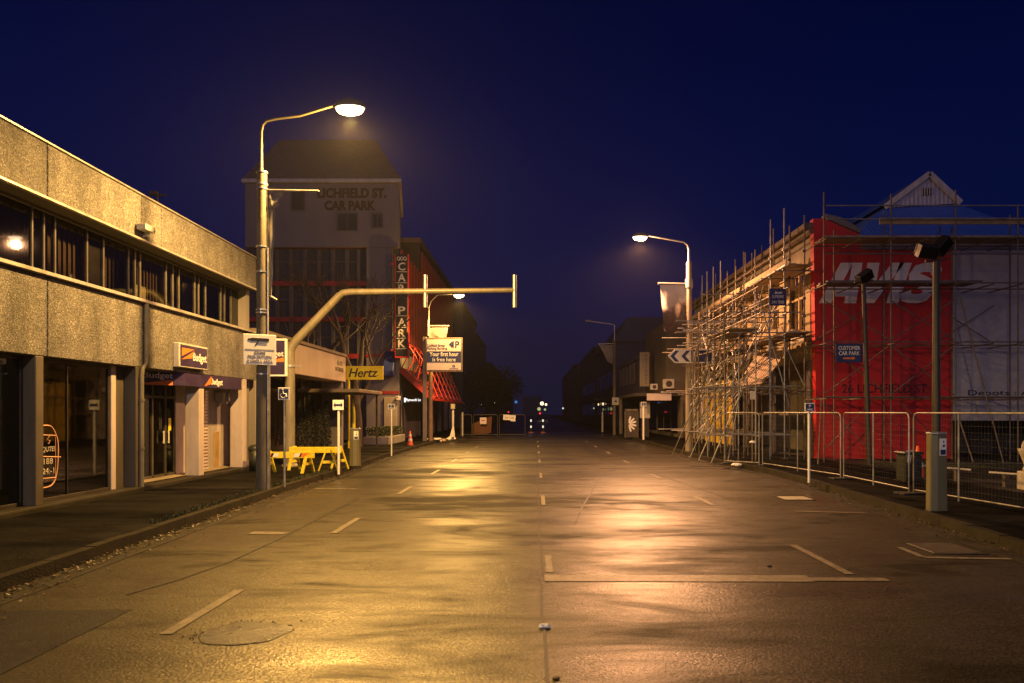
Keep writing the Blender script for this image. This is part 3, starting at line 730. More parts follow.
# blade sign CAR PARK
t = thing('blade_sign', 'tall dark vertical sign spelling car park in boxed white letters', 'sign', (-7.8, 39.4, 5))
YB = 39.4; x0, x1 = gx(396, YB), gx(407.5, YB); z0, z1 = gz(356, YB), gz(254, YB)
b = MB(); b.box(x0, x1, YB, YB + .25, z0, z1); b.build('board', M['black'], t, .02)
b = MB(); b.box(x0 - .06, x0 - .004, YB + .02, YB + .22, z0 - .1, z1); b.box(x1 + .004, x1 + .06, YB + .02, YB + .22, z0 - .1, z1); b.box(x0, x1, YB + .02, YB + .22, z0 - .1, z0 - .004)
b.box(x0 - .3, x0 - .06, YB + .08, YB + .16, z0 + .3, z0 + .4); b.box(x0 - .3, x0 - .06, YB + .08, YB + .16, z1 - .6, z1 - .5); b.build('frame', M['redsteel'], t)
cx = (x0 + x1) / 2
for ch, py in (('C', 266.5), ('A', 277.5), ('R', 288.5), ('P', 310.5), ('A', 322), ('R', 333), ('K', 343.5)):
    fS = frame((cx, YB - .003, gz(py, YB)), (0, -1, 0)); text(ch, fS, M['offwhite'], t, width=.42, height=.46, bold=.02)
    b = MB(); z = gz(py, YB); b.box(x0 + .03, x1 - .03, YB - .012, YB - .002, z - .315, z - .295); b.build('letter_rule', M['white'], t)
b = MB()
for k in (-1, 0, 1): b.tube([(cx + k * .19 + .08 * math.cos(a), YB - .006, gz(258.5, YB) + .1 * math.sin(a)) for a in [i / 12 * 6.283 for i in range(13)]], .014, 5, False)
b.build('ring_emblem', M['white'], t)
# red awning frame
t = thing('red_awning', 'red steel framed glass awning over the footpath below the blade sign', 'awning', (-7, 48, 2.4))
Yn = 40.2
def awning_pts(y): return V((-7.9, y, 4.25)), V((-5.95, y, 2.5)), V((-7.5, y, 5.75)), V((-7.0, y, 5.0))
for k in range(8):
    y = Yn + k * 2.2; a, o, u, m_ = awning_pts(y)
    b = MB(); b.beam(a, o, .16 if k else .2, .2 if k else .34); b.tube([a, V((-7.55, y, 4.9)), u], .035, 6); b.tube([u, m_, V((-6.45, y, 3.7)), o], .04, 6); b.tube([V((-7.3, y, 3.72)), m_], .03, 6); b.tube([V((-6.7, y, 3.2)), V((-6.55, y, 3.95))], .03, 6)
    b.build('rib', M['redsteel'], t)
b = MB(); b.beam((-5.95, Yn, 2.5), (-5.95, Yn + 15.7, 2.5), .14, .14); b.beam((-7.9, Yn, 4.25), (-7.9, Yn + 15.7, 4.25), .1, .14); b.tube([(-7.5, Yn, 5.75), (-7.5, Yn + 15.7, 5.75)], .05, 6)
for z, x in ((3.6, -7.17), (3.1, -6.6)): b.tube([(x, Yn, z + .1), (x, Yn + 15.7, z + .1)], .03, 6)
b.build('edge_beam', M['redsteel'], t)
b = MB(); b.quad((-7.9, Yn, 4.4), (-5.95, Yn, 2.62), (-5.95, Yn + 15.7, 2.62), (-7.9, Yn + 15.7, 4.4)); b.build('glazing', mat('dark tinted awning glass', (.03, .012, .012), .3), t)  # dark tinted sheet between the ribs
b = MB(); b.tube([(-8.2, Yn, gz(372, Yn)), (-7.7, Yn, gz(372, Yn))], .07, 8); b.build('end_bracket', M['offwhite'], t)
# lit shop name
Y = 41.; t = thing('lit_name_sign', 'small lit white street name under the red awning', 'lit sign', (gx(412, Y), Y, 2.4))
b = MB(); b.box(gx(403.5, Y), gx(421.5, Y), Y, Y + .1, gz(403, Y), gz(397.5, Y)); b.build('box', M['black'], t, .01)
text('Plymouth Ln', frame((gx(413.2, Y), Y - .003, gz(400.2, Y)), (0, -1, 0)), M['litsign'], t, width=.9, height=.2, bold=.008)
fpoly(frame((gx(405, Y), Y - .003, gz(400, Y)), (0, -1, 0)), [(-.05, -.13), (.05, -.13), (.05, .13), (-.05, .13)]).build('emblem', M['litsign'], t)
Y = 39.8; t = thing('wall_plate', 'small white square plate on the tower corner beside the lit name', 'plate', (gx(398, Y), Y, 2.5))
b = MB(); b.box(gx(396, Y), gx(400.5, Y), Y - .02, Y + .05, gz(400, Y), gz(396, Y)); b.build('plate', M['white'], t, .01)
fpoly(frame((gx(397.5, Y), Y - .022, gz(398, Y)), (0, -1, 0)), [(-.05, -.08), (.05, .08), (-.05, .08)]).build('emblem', M['black'], t)
# planter hedge
b = MB(); b.box(gx(362, 34), gx(396, 36), 34.2, 38.5, .1, .5)
t = thing('planter', 'low concrete planter with clipped hedge in front of the white tower', 'planter', (-8, 36, .1)); b.build('planter_box', M['grey'], t, .02)
b = MB(); x0, x1 = gx(362, 34) + .1, gx(396, 36) - .1
leaf_cloud(b, lambda rr: V((rr.uniform(x0, x1), rr.uniform(34.3, 38.4), .5 + .45 * rr.random() ** .6)), 2600, .06, 3); b.build('hedge', M['leaf'], t)

# ================================================================== BARE TREES
def bare_tree(x, Y, h, label, seed, lean=0, group='bare street trees before the car park tower'):
    rr = random.Random(seed); t = thing('bare_tree', label, 'tree', (x, Y, .1), group)
    tk, br = MB(), MB()
    def grow(p, d, L, r, lev):
        pts = [p]; n = 5; dd = d.copy()
        for k in range(n):
            dd = (dd + V((rr.uniform(-.2, .2), rr.uniform(-.2, .2), rr.uniform(-.05, .14)))).normalized()
            pts.append(pts[-1] + dd * L / n)
        (tk if lev == 0 else br).tube(pts, [r * (1 - .45 * k / n) for k in range(n + 1)], 7 if lev < 2 else 4, lev < 1)
        if lev >= 5: return
        kids = 3 if lev in (0, 2, 3, 4) else 2
        for k in range(kids + (1 if lev in (1, 2) else 0)):
            q = pts[-1] if k < 2 else pts[rr.randint(2, n - 1)]
            a = rr.random() * 6.283; side = dd.orthogonal().normalized(); side = side * math.cos(a) + dd.cross(side) * math.sin(a)
            nd = (dd + side * rr.uniform(.4, .8)).normalized()
            grow(q, nd, L * rr.uniform(.6, .78), max(.006, r * (.58 if k < 2 else .4)), lev + 1)
    grow(V((x, Y, .1)), V((lean, 0, 1)).normalized(), h * .3, h * .026, 0)
    tk.build('trunk', M['bark'], t); br.build('branches', M['bark'], t)
bare_tree(gx(357, 32), 32, 10.5, 'bare leafless tree beside the yellow hire sign', 11, .05)
bare_tree(gx(305, 34), 34, 11.5, 'bare leafless tree rising behind the low beige shop roof', 5)

# ================================================================== POLES, LAMPS, SIGNS (bank side)
def lantern(parent, c, glow, dx, L=.62):
    c = V(c); b = MB()
    b.prism([c + V((-L/2, -.17, .05)), c + V((L/2, -.13, .05)), c + V((L/2, -.08, .17)), c + V((-L/2 + .06, -.1, .2))], (0, .001, 0)) if False else None
    pr = [(.17, 0), (.175, .05), (.14, .13), (.07, .18), (.001, .19)]
    b.lathe(pr, (0, 0, 0), 20)
    b.v = [c + V((p.x * 1.9, p.y, p.z)) for p in b.v]
    hood = b.build('hood', M['lampmetal'], parent)
    g_ = MB().lathe([(.165, 0), (.16, -.05), (.13, -.1), (.07, -.135), (.001, -.145)], (0, 0, 0), 20)
    g_.v = [c + V((p.x * 1.8, p.y, p.z - .003)) for p in g_.v]
    g_.build('lens', glow, parent)
def lamp_light(name, c, energy, col, r_=.16):
    l = bpy.data.lights.new(name, 'SPOT'); l.energy = energy; l.color = col; l.shadow_soft_size = r_
    l.spot_size = R(166); l.spot_blend = .42
    o = bpy.data.objects.new(name, l); C.objects.link(o); o.location = V(c) + V((0, 0, -.33))
    p = bpy.data.lights.new(name, 'POINT'); p.energy = energy * .16; p.color = col; p.shadow_soft_size = .08       # stray light from the bowl
    q = bpy.data.objects.new(name, p); C.objects.link(q); q.location = V(c) + V((0, 0, -.3)); return o

YL = 14.4; xp = gx(262, YL)
t = thing('street_lamp', 'lit street lamp on weathered timber pole carrying the camera notice', 'street lamp', (xp, YL, .11), 'street lamps along the kerb')
ztop = gz(174, YL)
b = MB(); b.tube([(xp, YL, .1), (xp, YL, 3), (xp, YL, ztop)], [.125, .112, .1], 12); b.build('pole', M['timberpole'], t)
cl = at(350, 108, 14.4)
xa = gx(261.3, YL)
b = MB(); b.tube([(xa, YL - .0, ztop - .4), (xa, YL, gz(132, YL)), (xa + .03, YL, gz(125, YL)), (xa + .11, YL, gz(121, YL)), at(276, 119, YL), at(300, 116, YL + .15), (cl.x - .28, cl.y, cl.z + .07)], [.038, .03, .028, .026, .025, .024, .022], 10); b.build('arm', M['meter'], t)
b = MB()
for z in (ztop + .03, ztop - .22, gz(189, YL), gz(247, YL), gz(272, YL), gz(310, YL), gz(313, YL), 2.55): b.tube([(xp, YL, z - .015), (xp, YL, z + .015)], .119 if z > 4.5 else .127, 12)
b.build('strap', M['galv'], t)
b = MB(); b.tube([(xp + .135, YL - .03, .1), (xp + .13, YL - .03, 5.2)], .022, 6); b.tube([(xp + .12, YL + .06, .1), (xp + .12, YL + .06, 2.9)], .03, 6); b.build('conduit', M['galv'], t)
lantern(t, cl, M['lampglow'], 1)
b = MB(); b.tube([(xp + .1, YL, gz(190, YL)), (gx(319, YL), YL, gz(191, YL))], .02, 8); b.tube([(xp + .1, YL, gz(294, YL)), (gx(277, YL), YL, gz(300, YL))], .02, 8); b.build('banner_arm', M['galv'], t)
lamp_light('sodium_light', cl, 7600, (1, .54, .135))
t2 = thing('street_lamp', 'unseen lit street lamp added behind the viewpoint, out of the picture', 'street lamp', (-5.75, -14, .11), 'street lamps along the kerb')  # unseen lamp, added to light the faces turned to the viewer
b = MB(); b.tube([(-5.75, -14, .1), (-5.75, -14, 6.7)], [.125, .1], 12); b.build('pole', M['timberpole'], t2)
cb_ = V((-3.7, -13.6, 8.3)); b = MB(); b.tube([(-5.75, -14, 6.4), (-5.75, -14, 7.8), (-5.6, -14, 8.05), (cb_.x - .28, cb_.y, cb_.z + .07)], .036, 8); b.build('arm', M['galv'], t2)
lantern(t2, cb_, M['lampglow'], 1); lb_ = lamp_light('sodium_light', cb_, 5200, (1, .8, .6)); lb_.data.spot_size = R(176); lb_.data.spot_blend = .1
t = thing('torn_banner', 'torn grey banner remnant wrapped round the timber lamp pole', 'banner', (xp + .2, YL, 4.2))
b = MB(); rr = random.Random(3)
def cloth(b, top, bot, nu, nv, amp, seed):
    g_ = []
    for j in range(nv + 1):
        for i in range(nu + 1):
            u, v_ = i / nu, j / nv
            p = V(top[0]).lerp(V(top[1]), u).lerp(V(bot[0]).lerp(V(bot[1]), u), v_)
            p.y += amp * mnoise.noise(V((u * 3, v_ * 2.5, seed))) * (.2 + v_); p.x += amp * .4 * mnoise.noise(V((u * 2, v_ * 3, seed + 5))) * v_
            g_.append(p)
    k = nu + 1
    b.add(g_, [(j*k+i, j*k+i+1, (j+1)*k+i+1, (j+1)*k+i) for j in range(nv) for i in range(nu)], True)
cloth(b, ((xp + .16, YL, gz(192, YL)), (xp + .48, YL, gz(192, YL))), ((xp + .13, YL, gz(215, YL)), (xp + .3, YL, gz(206, YL))), 8, 8, .12, 2)
cloth(b, ((xp + .13, YL, gz(210, YL)), (xp + .28, YL, gz(208, YL))), ((xp + .12, YL, gz(296, YL)), (xp + .2, YL, gz(298, YL))), 4, 22, .08, 6)
b.build('cloth', M['cloth'], t)
# camera notice
Y = YL - .2; x0, x1 = gx(246, Y), gx(273.5, Y); z0, z1 = gz(365, Y), gz(334.5, Y)
t = thing('camera_notice', 'bright white notice with black camera picture strapped to the timber pole', 'sign', (xp, Y, z0))
cx, cz = (x0+x1)/2, (z0+z1)/2; an = R(30); nrm = V((math.sin(an), -math.cos(an), 0)); hw_ = (x1 - x0)/2 / math.cos(an) * .97; hh_ = (z1 - z0)/2
fS = frame((cx, Y, cz), nrm); fpoly(fS, [(-hw_, -hh_), (hw_, -hh_), (hw_, hh_), (-hw_, hh_)], .02).build('plate', M['white'], t, .006); fS = fS @ Matrix.Translation((0, 0, .022))
b = fpoly(fS, [(-.17, .17), (.15, .17), (.15, .24), (-.17, .24)]); 
for q in ([(-.23, .19), (-.17, .18), (-.17, .23), (-.23, .225)], [(.15, .18), (.18, .185), (.18, .235), (.15, .235)], [(-.05, .17), (-.02, .17), (-.07, .09), (-.1, .09)], [(-.06, .125), (.14, .115), (.14, .125), (-.06, .135)]):
    p = fpoly(fS, q); b.add(p.v, p.f)
b.build('pictogram', M['black'], t)
b = fpoly(fS, [(-.285, .0), (.285, .0), (.285, .01), (-.285, .01)]); b.build('rule', M['grey'], t)
for s_, dz, w_ in (('CRIME', -.06, .22), ('PREVENTION', -.145, .46), ('CAMERA AREA', -.24, .5)): text(s_, fS @ Matrix.Translation((0, dz, 0)), M['grey'], t, width=w_, height=.058, bold=.006)
b = MB(); b.box(cx - .02, cx + .02, Y + .021, Y + .1, z0 + .1, z0 + .14); b.box(cx - .02, cx + .02, Y + .021, Y + .1, z1 - .14, z1 - .1); b.build('bracket', M['galv'], t)
# mast arm
YM = 20.6; xm = gx(290, YM)
t = thing('signal_mast', 'bare cranked steel traffic signal mast reaching over the road', 'signal mast', (xm, YM, .11))
P = [(xm, YM, .1), (xm, YM, gz(352, YM)), at(292, 346, YM), at(297, 339.5, YM)]
b = MB(); b.tube(P + [at(340, 294.8, YM)], [.15, .14, .135, .13, .11], 14); b.lathe([(.24, .1), (.24, .16), (.17, .2)], (xm, YM, 0), 14); b.build('column', M['mast'], t)
b = MB(); b.tube([at(338, 297, YM), at(343, 293, YM), at(350, 292, YM), at(430, 291.2, YM), at(514, 290.2, YM)], [.11, .108, .1, .085, .075], 12); b.build('arm', M['mast'], t)
for px in (425.3, 514.5):
    b = MB(); b.tube([at(px, 275, YM), at(px, 307.5, YM)], .068, 10); b.build('hanger', M['galv'], t)
b = MB(); b.tube([(xm, YM, gz(366, YM) - .03), (xm, YM, gz(366, YM) + .03)], .17, 12); b.box(xm, xm + .4, YM - .02, YM + .02, gz(366, YM) - .015, gz(366, YM) + .015); b.build('collar', M['galv'], t)
# small signs on thin posts
def post_sign(px, Y, pyt, pyb, w, name, label, cat, draw, pole='galv', r_=.03, face='white', x=None, ground=.11, group=None):
    x = gx(px, Y) if x is None else x
    t = thing(name, label, cat, (x, Y, ground), group)
    z1, z0 = gz(pyt, Y), gz(pyb, Y)
    b = MB(); b.tube([(x, Y, ground - .01), (x, Y, z1 - .04)], r_, 8); b.build('post', M[pole], t)
    b = MB(); b.box(x - w/2, x + w/2, Y - r_ - .02, Y - r_ - .004, z0, z1); b.build('plate', M[face], t, .004)
    draw(frame((x, Y - r_ - .022, (z0+z1)/2), (0, -1, 0)), w, z1 - z0, t)
    return t
def dr_wheel(f, w, h, t):
    fpoly(f, [(-w*.4, -h*.38), (w*.4, -h*.38), (w*.4, h*.38), (-w*.4, h*.38)], .002).build('panel', M['navy'], t)
    g_ = f @ Matrix.Translation((0, 0, .003)); b = MB()
    b.tube([g_ @ V((-.01 + .055*math.cos(a), -.035 + .055*math.sin(a), 0)) for a in [2.2 + i*.42 for i in range(11)]], .011, 5)
    b.tube([g_ @ V(p) for p in ((-.02, .075, 0), (-.01, .0, 0), (.05, .0, 0), (.07, -.07, 0))], .012, 5); b.tube([g_ @ V((-.02, .08, 0)), g_ @ V((-.02, .105, 0))], .018, 6)
    b.build('pictogram', M['white'], t)
def dr_arrows(f, w, h, t):
    b = fpoly(f, [(-w*.42, 0), (-w*.25, h*.28), (-w*.25, h*.1), (w*.25, h*.1), (w*.25, h*.28), (w*.42, 0), (w*.25, -h*.28), (w*.25, -h*.1), (-w*.25, -h*.1), (-w*.25, -h*.28)])
    b.build('pictogram', M['navy'], t)
def dr_panel(f, w, h, t):
    fpoly(f, [(-w*.42, -h*.4), (w*.42, -h*.4), (w*.42, h*.4), (-w*.42, h*.4)], .002).build('panel', M['navy'], t)
    text('P', f @ Matrix.Translation((0, h*.12, .003)), M['white'], t, height=h*.35); fpoly(f @ Matrix.Translation((0, 0, .003)), [(-w*.25, -h*.3), (w*.25, -h*.3), (w*.25, -h*.18), (-w*.25, -h*.18)]).build('rule', M['white'], t)
post_sign(284.5, 15.0, 387.5, 400, .25, 'parking_sign', 'blue wheelchair parking sign on thin grey post left of the barricades', 'sign', dr_wheel, r_=.026)
post_sign(338.7, 18.1, 400, 410, .29, 'parking_sign', 'white sign with blue arrows on white post behind the barricades', 'sign', dr_arrows, 'white', .035)
post_sign(391.5, 25.7, 404, 409.2, .24, 'parking_sign', 'little blue sign on thin white post before the planter', 'sign', dr_panel, 'white', .025)
# pay meters
def meter(x, Y, h, w, label):
    t = thing('parking_meter', label, 'parking meter', (x, Y, .11), 'olive grey pay meters at the kerb')
    d = w * .62; z0 = .11
    pr = lambda k, z: [(x - w/2*k, Y - d*.3, z), (x - w*.12*k, Y - d/2, z), (x + w/2*k, Y - d*.38, z), (x + w/2*k, Y + d/2, z), (x - w/2*k, Y + d/2, z)]
    b = MB(); a, c = pr(1.06, z0), pr(.97, z0 + h); n = 5
    b.add(a + c, [tuple(reversed(range(n))), tuple(range(n, 2*n))] + [(i, (i+1) % n, n+(i+1) % n, n+i) for i in range(n)]); b.build('cabinet', M['meter'], t, .012)
    b = MB(); b.prism([(p[0] + (p[0]-x)*.06, p[1] + (p[1]-Y)*.06, z0 + h + .002) for p in pr(.97, 0)], (0, 0, .035)); b.build('cap', M['galv'], t, .008)
    s1, s2 = V((x - w*.12, Y - d/2 - .006, 0)), V((x + w/2*.98, Y - d*.38 - .006, 0)); nn = V(((s2 - s1).y, -(s2 - s1).x, 0)).normalized(); mid = (s1 + s2) / 2
    f = frame((mid.x + nn.x*.003, mid.y + nn.y*.003, z0 + h * .84), nn); hw = w * .22; hh = h * .11
    fpoly(f, [(-hw, -hh), (hw, -hh), (hw, hh), (-hw, hh)], .003).build('label_plate', M['white'], t)
    g_ = f @ Matrix.Translation((0, 0, .004)); b = fpoly(g_, [(-hw*.8, -hh*.9), (hw*.8, -hh*.9), (hw*.8, -hh*.3), (-hw*.8, -hh*.3)], .002)
    for q in ([(-.2, 0), (.5, 0), (.5, .35), (.1, .3), (-.2, .1)], [(0, .5), (.35, .5), (.35, .75), (0, .75)]):
        p = fpoly(g_, [(hw*a_, hh*b_) for a_, b_ in q], .002); b.add(p.v, p.f)
    b.build('pictogram', M['navy'], t)
    b = MB(); b.box(x - w*.6, x + w*.6, Y - d*.6, Y + d*.6, .1, .13); b.build('base', M['kerb'], t, .01)
meter(6.62, 11.25, 1.27, .27, 'tall olive grey pay meter beside the wire fence')
meter(gx(355, 20.6), 20.6, 1.12, .3, 'olive grey pay meter beyond the yellow barricades')
# timber barricades
def trestle(t, x, Y, h, sp, boardw):
    s_ = V(sp).normalized()
    b = MB(); c = V((x, Y, 0)); tw = .085
    for k in (-1, 1): b.beam(c + s_ * .26 * k + V((0, 0, .112)), c + s_ * .03 * k + V((0, 0, h + .1)), tw, .04, s_)
    b.build('leg', M['yellow'], t, .006)
    b = MB(); b.beam(c - s_ * .19 + V((0, 0, .36)), c + s_ * .19 + V((0, 0, .36)), .03, .075); b.build('brace', M['yellow'], t, .004)
def barricade(x0, x1, Y, z, label, legs, strips):
    t = thing('barricade', label, 'barricade', ((x0+x1)/2, Y, .11), 'yellow timber barricades on the footpath')
    b = MB(); b.box(x0, x1, Y - .06, Y - .02, z - .085, z + .085); b.build('board', M['yellow'], t, .008)
    for lx, ly, sp in legs: trestle(t, lx, ly, z, sp, 0)
    for px, m_ in strips:
        f = frame((px, Y - .063, z), (0, -1, 0)); fpoly(f, [(-.13, -.05), (.06, -.05), (.11, .05), (-.08, .05)], .003).build('reflector', M[m_], t)
barricade(gx(266, 18.3), gx(315, 18.3), 18.3, .6, 'front yellow timber barricade with white and orange reflective patches', [(gx(268.5, 18.3), 18.33, (.25, 1, 0)), (gx(307.5, 18.3), 18.33, (.3, 1, 0))], [(gx(276, 18.3), 'white'), (gx(299, 18.3), 'white'), (gx(304.5, 18.3), 'orange'), (gx(271, 18.3), 'orange')])
barricade(gx(291, 19.4), gx(341, 19.2), 19.3, .68, 'rear plain yellow timber barricade with splayed trestle at its end', [(gx(294, 19.3), 19.33, (.3, 1, 0)), (gx(331, 19.2), 18.95, (1, .25, 0)), (gx(337.5, 19.3), 19.5, (.75, .6, 0))], [])
# bin behind lamp pole
x = gx(255, 19); t = thing('litter_bin', 'dark plastic litter bin half hidden behind the timber lamp pole', 'bin', (x, 19, .11))
MB().lathe([(.001, .11), (.15, .11), (.18, .7), (.001, .7)], (x, 19, 0), 14).build('body', M['bin'], t); MB().lathe([(.19, .703), (.195, .76), (.12, .83), (.001, .85)], (x, 19, 0), 14).build('lid', M['bin'], t)
# Hertz sign with posts
Y = 30.8; x0, x1 = gx(346, Y), gx(383, Y); z0, z1 = gz(379.8, Y), gz(366, Y)
t = thing('hire_sign', 'yellow car hire sign with black slanted lettering on a yellow post', 'shop sign', (gx(348.5, Y), Y, .11))
b = MB(); b.box(x0, x1, Y, Y + .1, z0, z1); b.build('panel', M['hertzy'], t, .012)
b = MB(); b.tube([(gx(348.5, Y), Y + .05, .1), (gx(348.5, Y), Y + .05, z0)], .055, 8); b.build('post', M['hertzy'], t)
text('Hertz', frame(((x0+x1)/2 - .05, Y - .003, (z0+z1)/2 + .01), (0, -1, 0)), M['black'], t, width=1.32, height=.4, shear=.25, bold=.015)
fpoly(frame((x1 - .24, Y - .003, z0 + .2), (0, -1, 0)), [(-.02, -.02), (.02, -.02), (.02, .02), (-.02, .02)]).build('full_stop', M['black'], t)
Y = 29.; t = thing('gate_post', 'short pointed yellow post between the veranda and the tree trunk', 'post', (gx(353.5, Y), Y, .11))
b = MB(); b.tube([(gx(353.8, Y), Y, .1), (gx(353.8, Y), Y, gz(412, Y)), (gx(352.7, Y), Y, gz(399, Y))], [.07, .07, .035], 8); b.build('shaft', M['hertzy'], t); MB().lathe([(.11, .1), (.11, .16), (.075, .18)], (gx(353.8, Y), Y, 0), 10).build('foot', M['galv'], t)
# free-hour sign
Y = 38.6; xs = gx(425, Y)
t = thing('parking_board', 'pale pink board with dark blue band on a grey steel post', 'sign', (xs, Y, .11))
b = MB(); b.box(xs - .12, xs + .1, Y - .08, Y + .08, .1, gz(337, Y)); b.build('post', mat('brown grey steel', (.2, .17, .15), .5, .3), t, .01)
x0, x1, z0, z1 = gx(426, Y), gx(463, Y), gz(372, Y), gz(338, Y)
Yf = Y - .14
b = MB(); b.box(x0, x1, Yf, Yf + .05, z0, z1); b.build('frame', M['brownroof'], t, .012)
b = MB(); b.box(x0 + .08, x1 - .1, Yf - .006, Yf - .001, z0 + .1, z1 - .1); b.build('face', M['pinkboard'], t)
zm1, zm2 = gz(351.5, Y), gz(362.5, Y)
b = MB(); b.box(x0 + .08, x1 - .1, Yf - .011, Yf - .0065, zm2, zm1); b.build('band', M['navy'], t)
cx = (x0 + x1) / 2 - .01; f = frame((cx, Yf - .012, (zm1+zm2)/2), (0, -1, 0))
text('Your first hour', f @ Matrix.Translation((0, .15, 0)), M['white'], t, width=1.62, height=.24, bold=.012); text('is free here', f @ Matrix.Translation((0, -.15, 0)), M['white'], t, width=1.3, height=.22, bold=.012)
f = frame((cx, Yf - .0075, gz(345.5, Y)), (0, -1, 0))
text('Lichfield Street', f @ Matrix.Translation((-.42, .0, 0)), M['navy'], t, width=.98, height=.15); text('Parking Building', f @ Matrix.Translation((-.38, -.19, 0)), M['navy'], t, width=1.1, height=.16)
text('P', f @ Matrix.Translation((.75, .05, 0)), M['navy'], t, width=.24, height=.38, bold=.025)
fpoly(f @ Matrix.Translation((.4, .05, 0)), [(-.12, 0), (.06, .19), (.06, .1), (.0, 0), (.06, -.1), (.06, -.19)]).build('arrow', M['navy'], t)
fpoly(f @ Matrix.Translation((.4, .05, 0)), [(.09, .19), (.16, .19), (.16, -.19), (.09, -.19), (.02, 0)]).build('arrow', M['navy'], t)
b = MB(); g_ = frame((cx + .55, Yf - .0075, z0 + .32), (0, -1, 0)); b.tube([g_ @ V((.07*math.cos(a), .07*math.sin(a), 0)) for a in [-.6 + i*.45 for i in range(10)]], .018, 5); b.build('emblem', M['navy'], t)
fpoly(frame((cx + .55, Yf - .0075, z0 + .19), (0, -1, 0)), [(-.25, -.012), (.25, -.012), (.25, .012), (-.25, .012)]).build('rule', M['grey'], t)
# third lamp
YL3 = 38.9; xq = gx(430, YL3); c3 = at(459, 295, 38.05)
t = thing('street_lamp', 'lit street lamp on slim brown pole behind the pale parking board', 'street lamp', (xq, YL3, .11), 'street lamps along the kerb')
b = MB(); b.tube([(xq, YL3 + .2, .1), (xq, YL3 + .2, gz(340, YL3))], [.14, .11], 10); b.build('pole', mat('brown lamp pole', (.3, .2, .11), .6), t)
b = MB(); b.tube([(xq - .1, YL3 + .2, gz(345, YL3)), (xq - .1, YL3 + .2, c3.z - .5), (xq + .05, YL3 + .15, c3.z - .15), (xq + .5, YL3 - .6, c3.z + .06), (c3.x - .28, c3.y, c3.z + .07)], .04, 8); b.build('arm', M['galv'], t)
b = MB(); b.tube([(xq - .1, YL3, gz(326, YL3)), (gx(449, YL3), YL3, gz(326, YL3))], .05, 8); b.tube([(xq - .1, YL3 - .05, gz(320, YL3)), (xq - .1, YL3 - .05, gz(336, YL3))], .07, 8); b.build('banner_arm', M['galv'], t)
lantern(t, c3, M['lampglow'], 1)
lamp_light('sodium_light', c3, 5200, (1, .54, .135))
t = thing('short_banner', 'grey streaked banner hanging above the pale parking board', 'banner', (gx(438, YL3), YL3, gz(337, YL3)))
b = MB(); cloth(b, (at(429, 327, YL3), at(448, 327, YL3)), (at(429, 339, YL3 - .02), at(446.5, 337, YL3 - .02)), 10, 8, .06, 3); b.build('cloth', M['cloth'], t)
# cone, posts, debris
def cone(x, Y, z0, h, label):
    t = thing('traffic_cone', label, 'traffic cone', (x, Y, z0))
    r_ = h * .2
    MB().lathe([(r_, .04), (.03, h), (.001, h)], (x, Y, z0), 14).build('body', M['cone'], t)
    b = MB(); b.box(x - r_*1.3, x + r_*1.3, Y - r_*1.3, Y + r_*1.3, z0, z0 + .04); b.build('base', M['dirt'], t, .008)
    for a, c in ((.35, .5), (.65, .8)):
        R0 = lambda q: r_ + (.03 - r_) * (q * h - .04) / (h - .04) + .004
        MB().lathe([(R0(a), a*h), (R0(c), c*h)], (x, Y, z0), 14).build('band', M['white'], t)
cone(gx(410, 33), 33, .11, .72, 'orange traffic cone with white bands near the grey sign post')
cone(gx(918, 16.9), 16.9, .11, .8, 'orange traffic cone in the dark yard behind the fence')
t = thing('short_post', 'low cream post with square cap leaning on rags beyond the sign', 'post', (gx(453, 42), 42, .11))
Y = 42.; b = MB(); b.tube([(gx(453, Y), Y, .1), (gx(453, Y), Y, gz(409, Y))], .07, 8); b.build('shaft', M['offwhite'], t); b = MB(); b.box(gx(451, Y), gx(455, Y), Y - .12, Y + .12, gz(409, Y), gz(404, Y)); b.build('cap', M['cream'], t, .01)
b = MB(); b.prism([at(449.5, 437, 41.7), at(455, 437, 41.7), at(453.5, 424, 41.9)], (0, .1, 0)); b.build('rag', M['rubbish'], t)
t = thing('bollard', 'thin white bollard at the kerb past the pale parking board', 'bollard', (gx(462.5, 50), 50, .11)); b = MB(); Y = 50.; b.tube([(gx(462.5, Y), Y, .0), (gx(462.5, Y), Y, gz(413, Y))], .07, 8); b.build('shaft', M['offwhite'], t); MB().lathe([(.075, 0), (.05, .05), (.001, .06)], (gx(462.5, Y), Y, gz(413, Y)), 8).build('cap', M['offwhite'], t)
dl = ['pale crumpled bag heaped at the foot of the grey sign post', 'flattened pale sheet beside the sign post debris', 'brownish lump of debris in the gutter by the sign post', 'white crumpled bag farthest along the gutter debris', 'small torn scrap on the near end of the gutter debris']
for k, (px, py, r_, m_) in enumerate(((430, 441, .22, 'rubbish'), (437, 441.5, .26, 'rubbish'), (443, 441, .16, 'ply'), (451, 440, .25, 'white'), (424, 443, .12, 'rubbish'))):
    Y = F * H / (py - HY) ; Y = min(Y, 60) ; b = MB(); crumple(b, (gx(px, Y), Y, r_ * .3), r_, k + 20, .55); tag(b.build('debris', M[m_]), dl[k], 'debris', 'debris heap in the gutter')

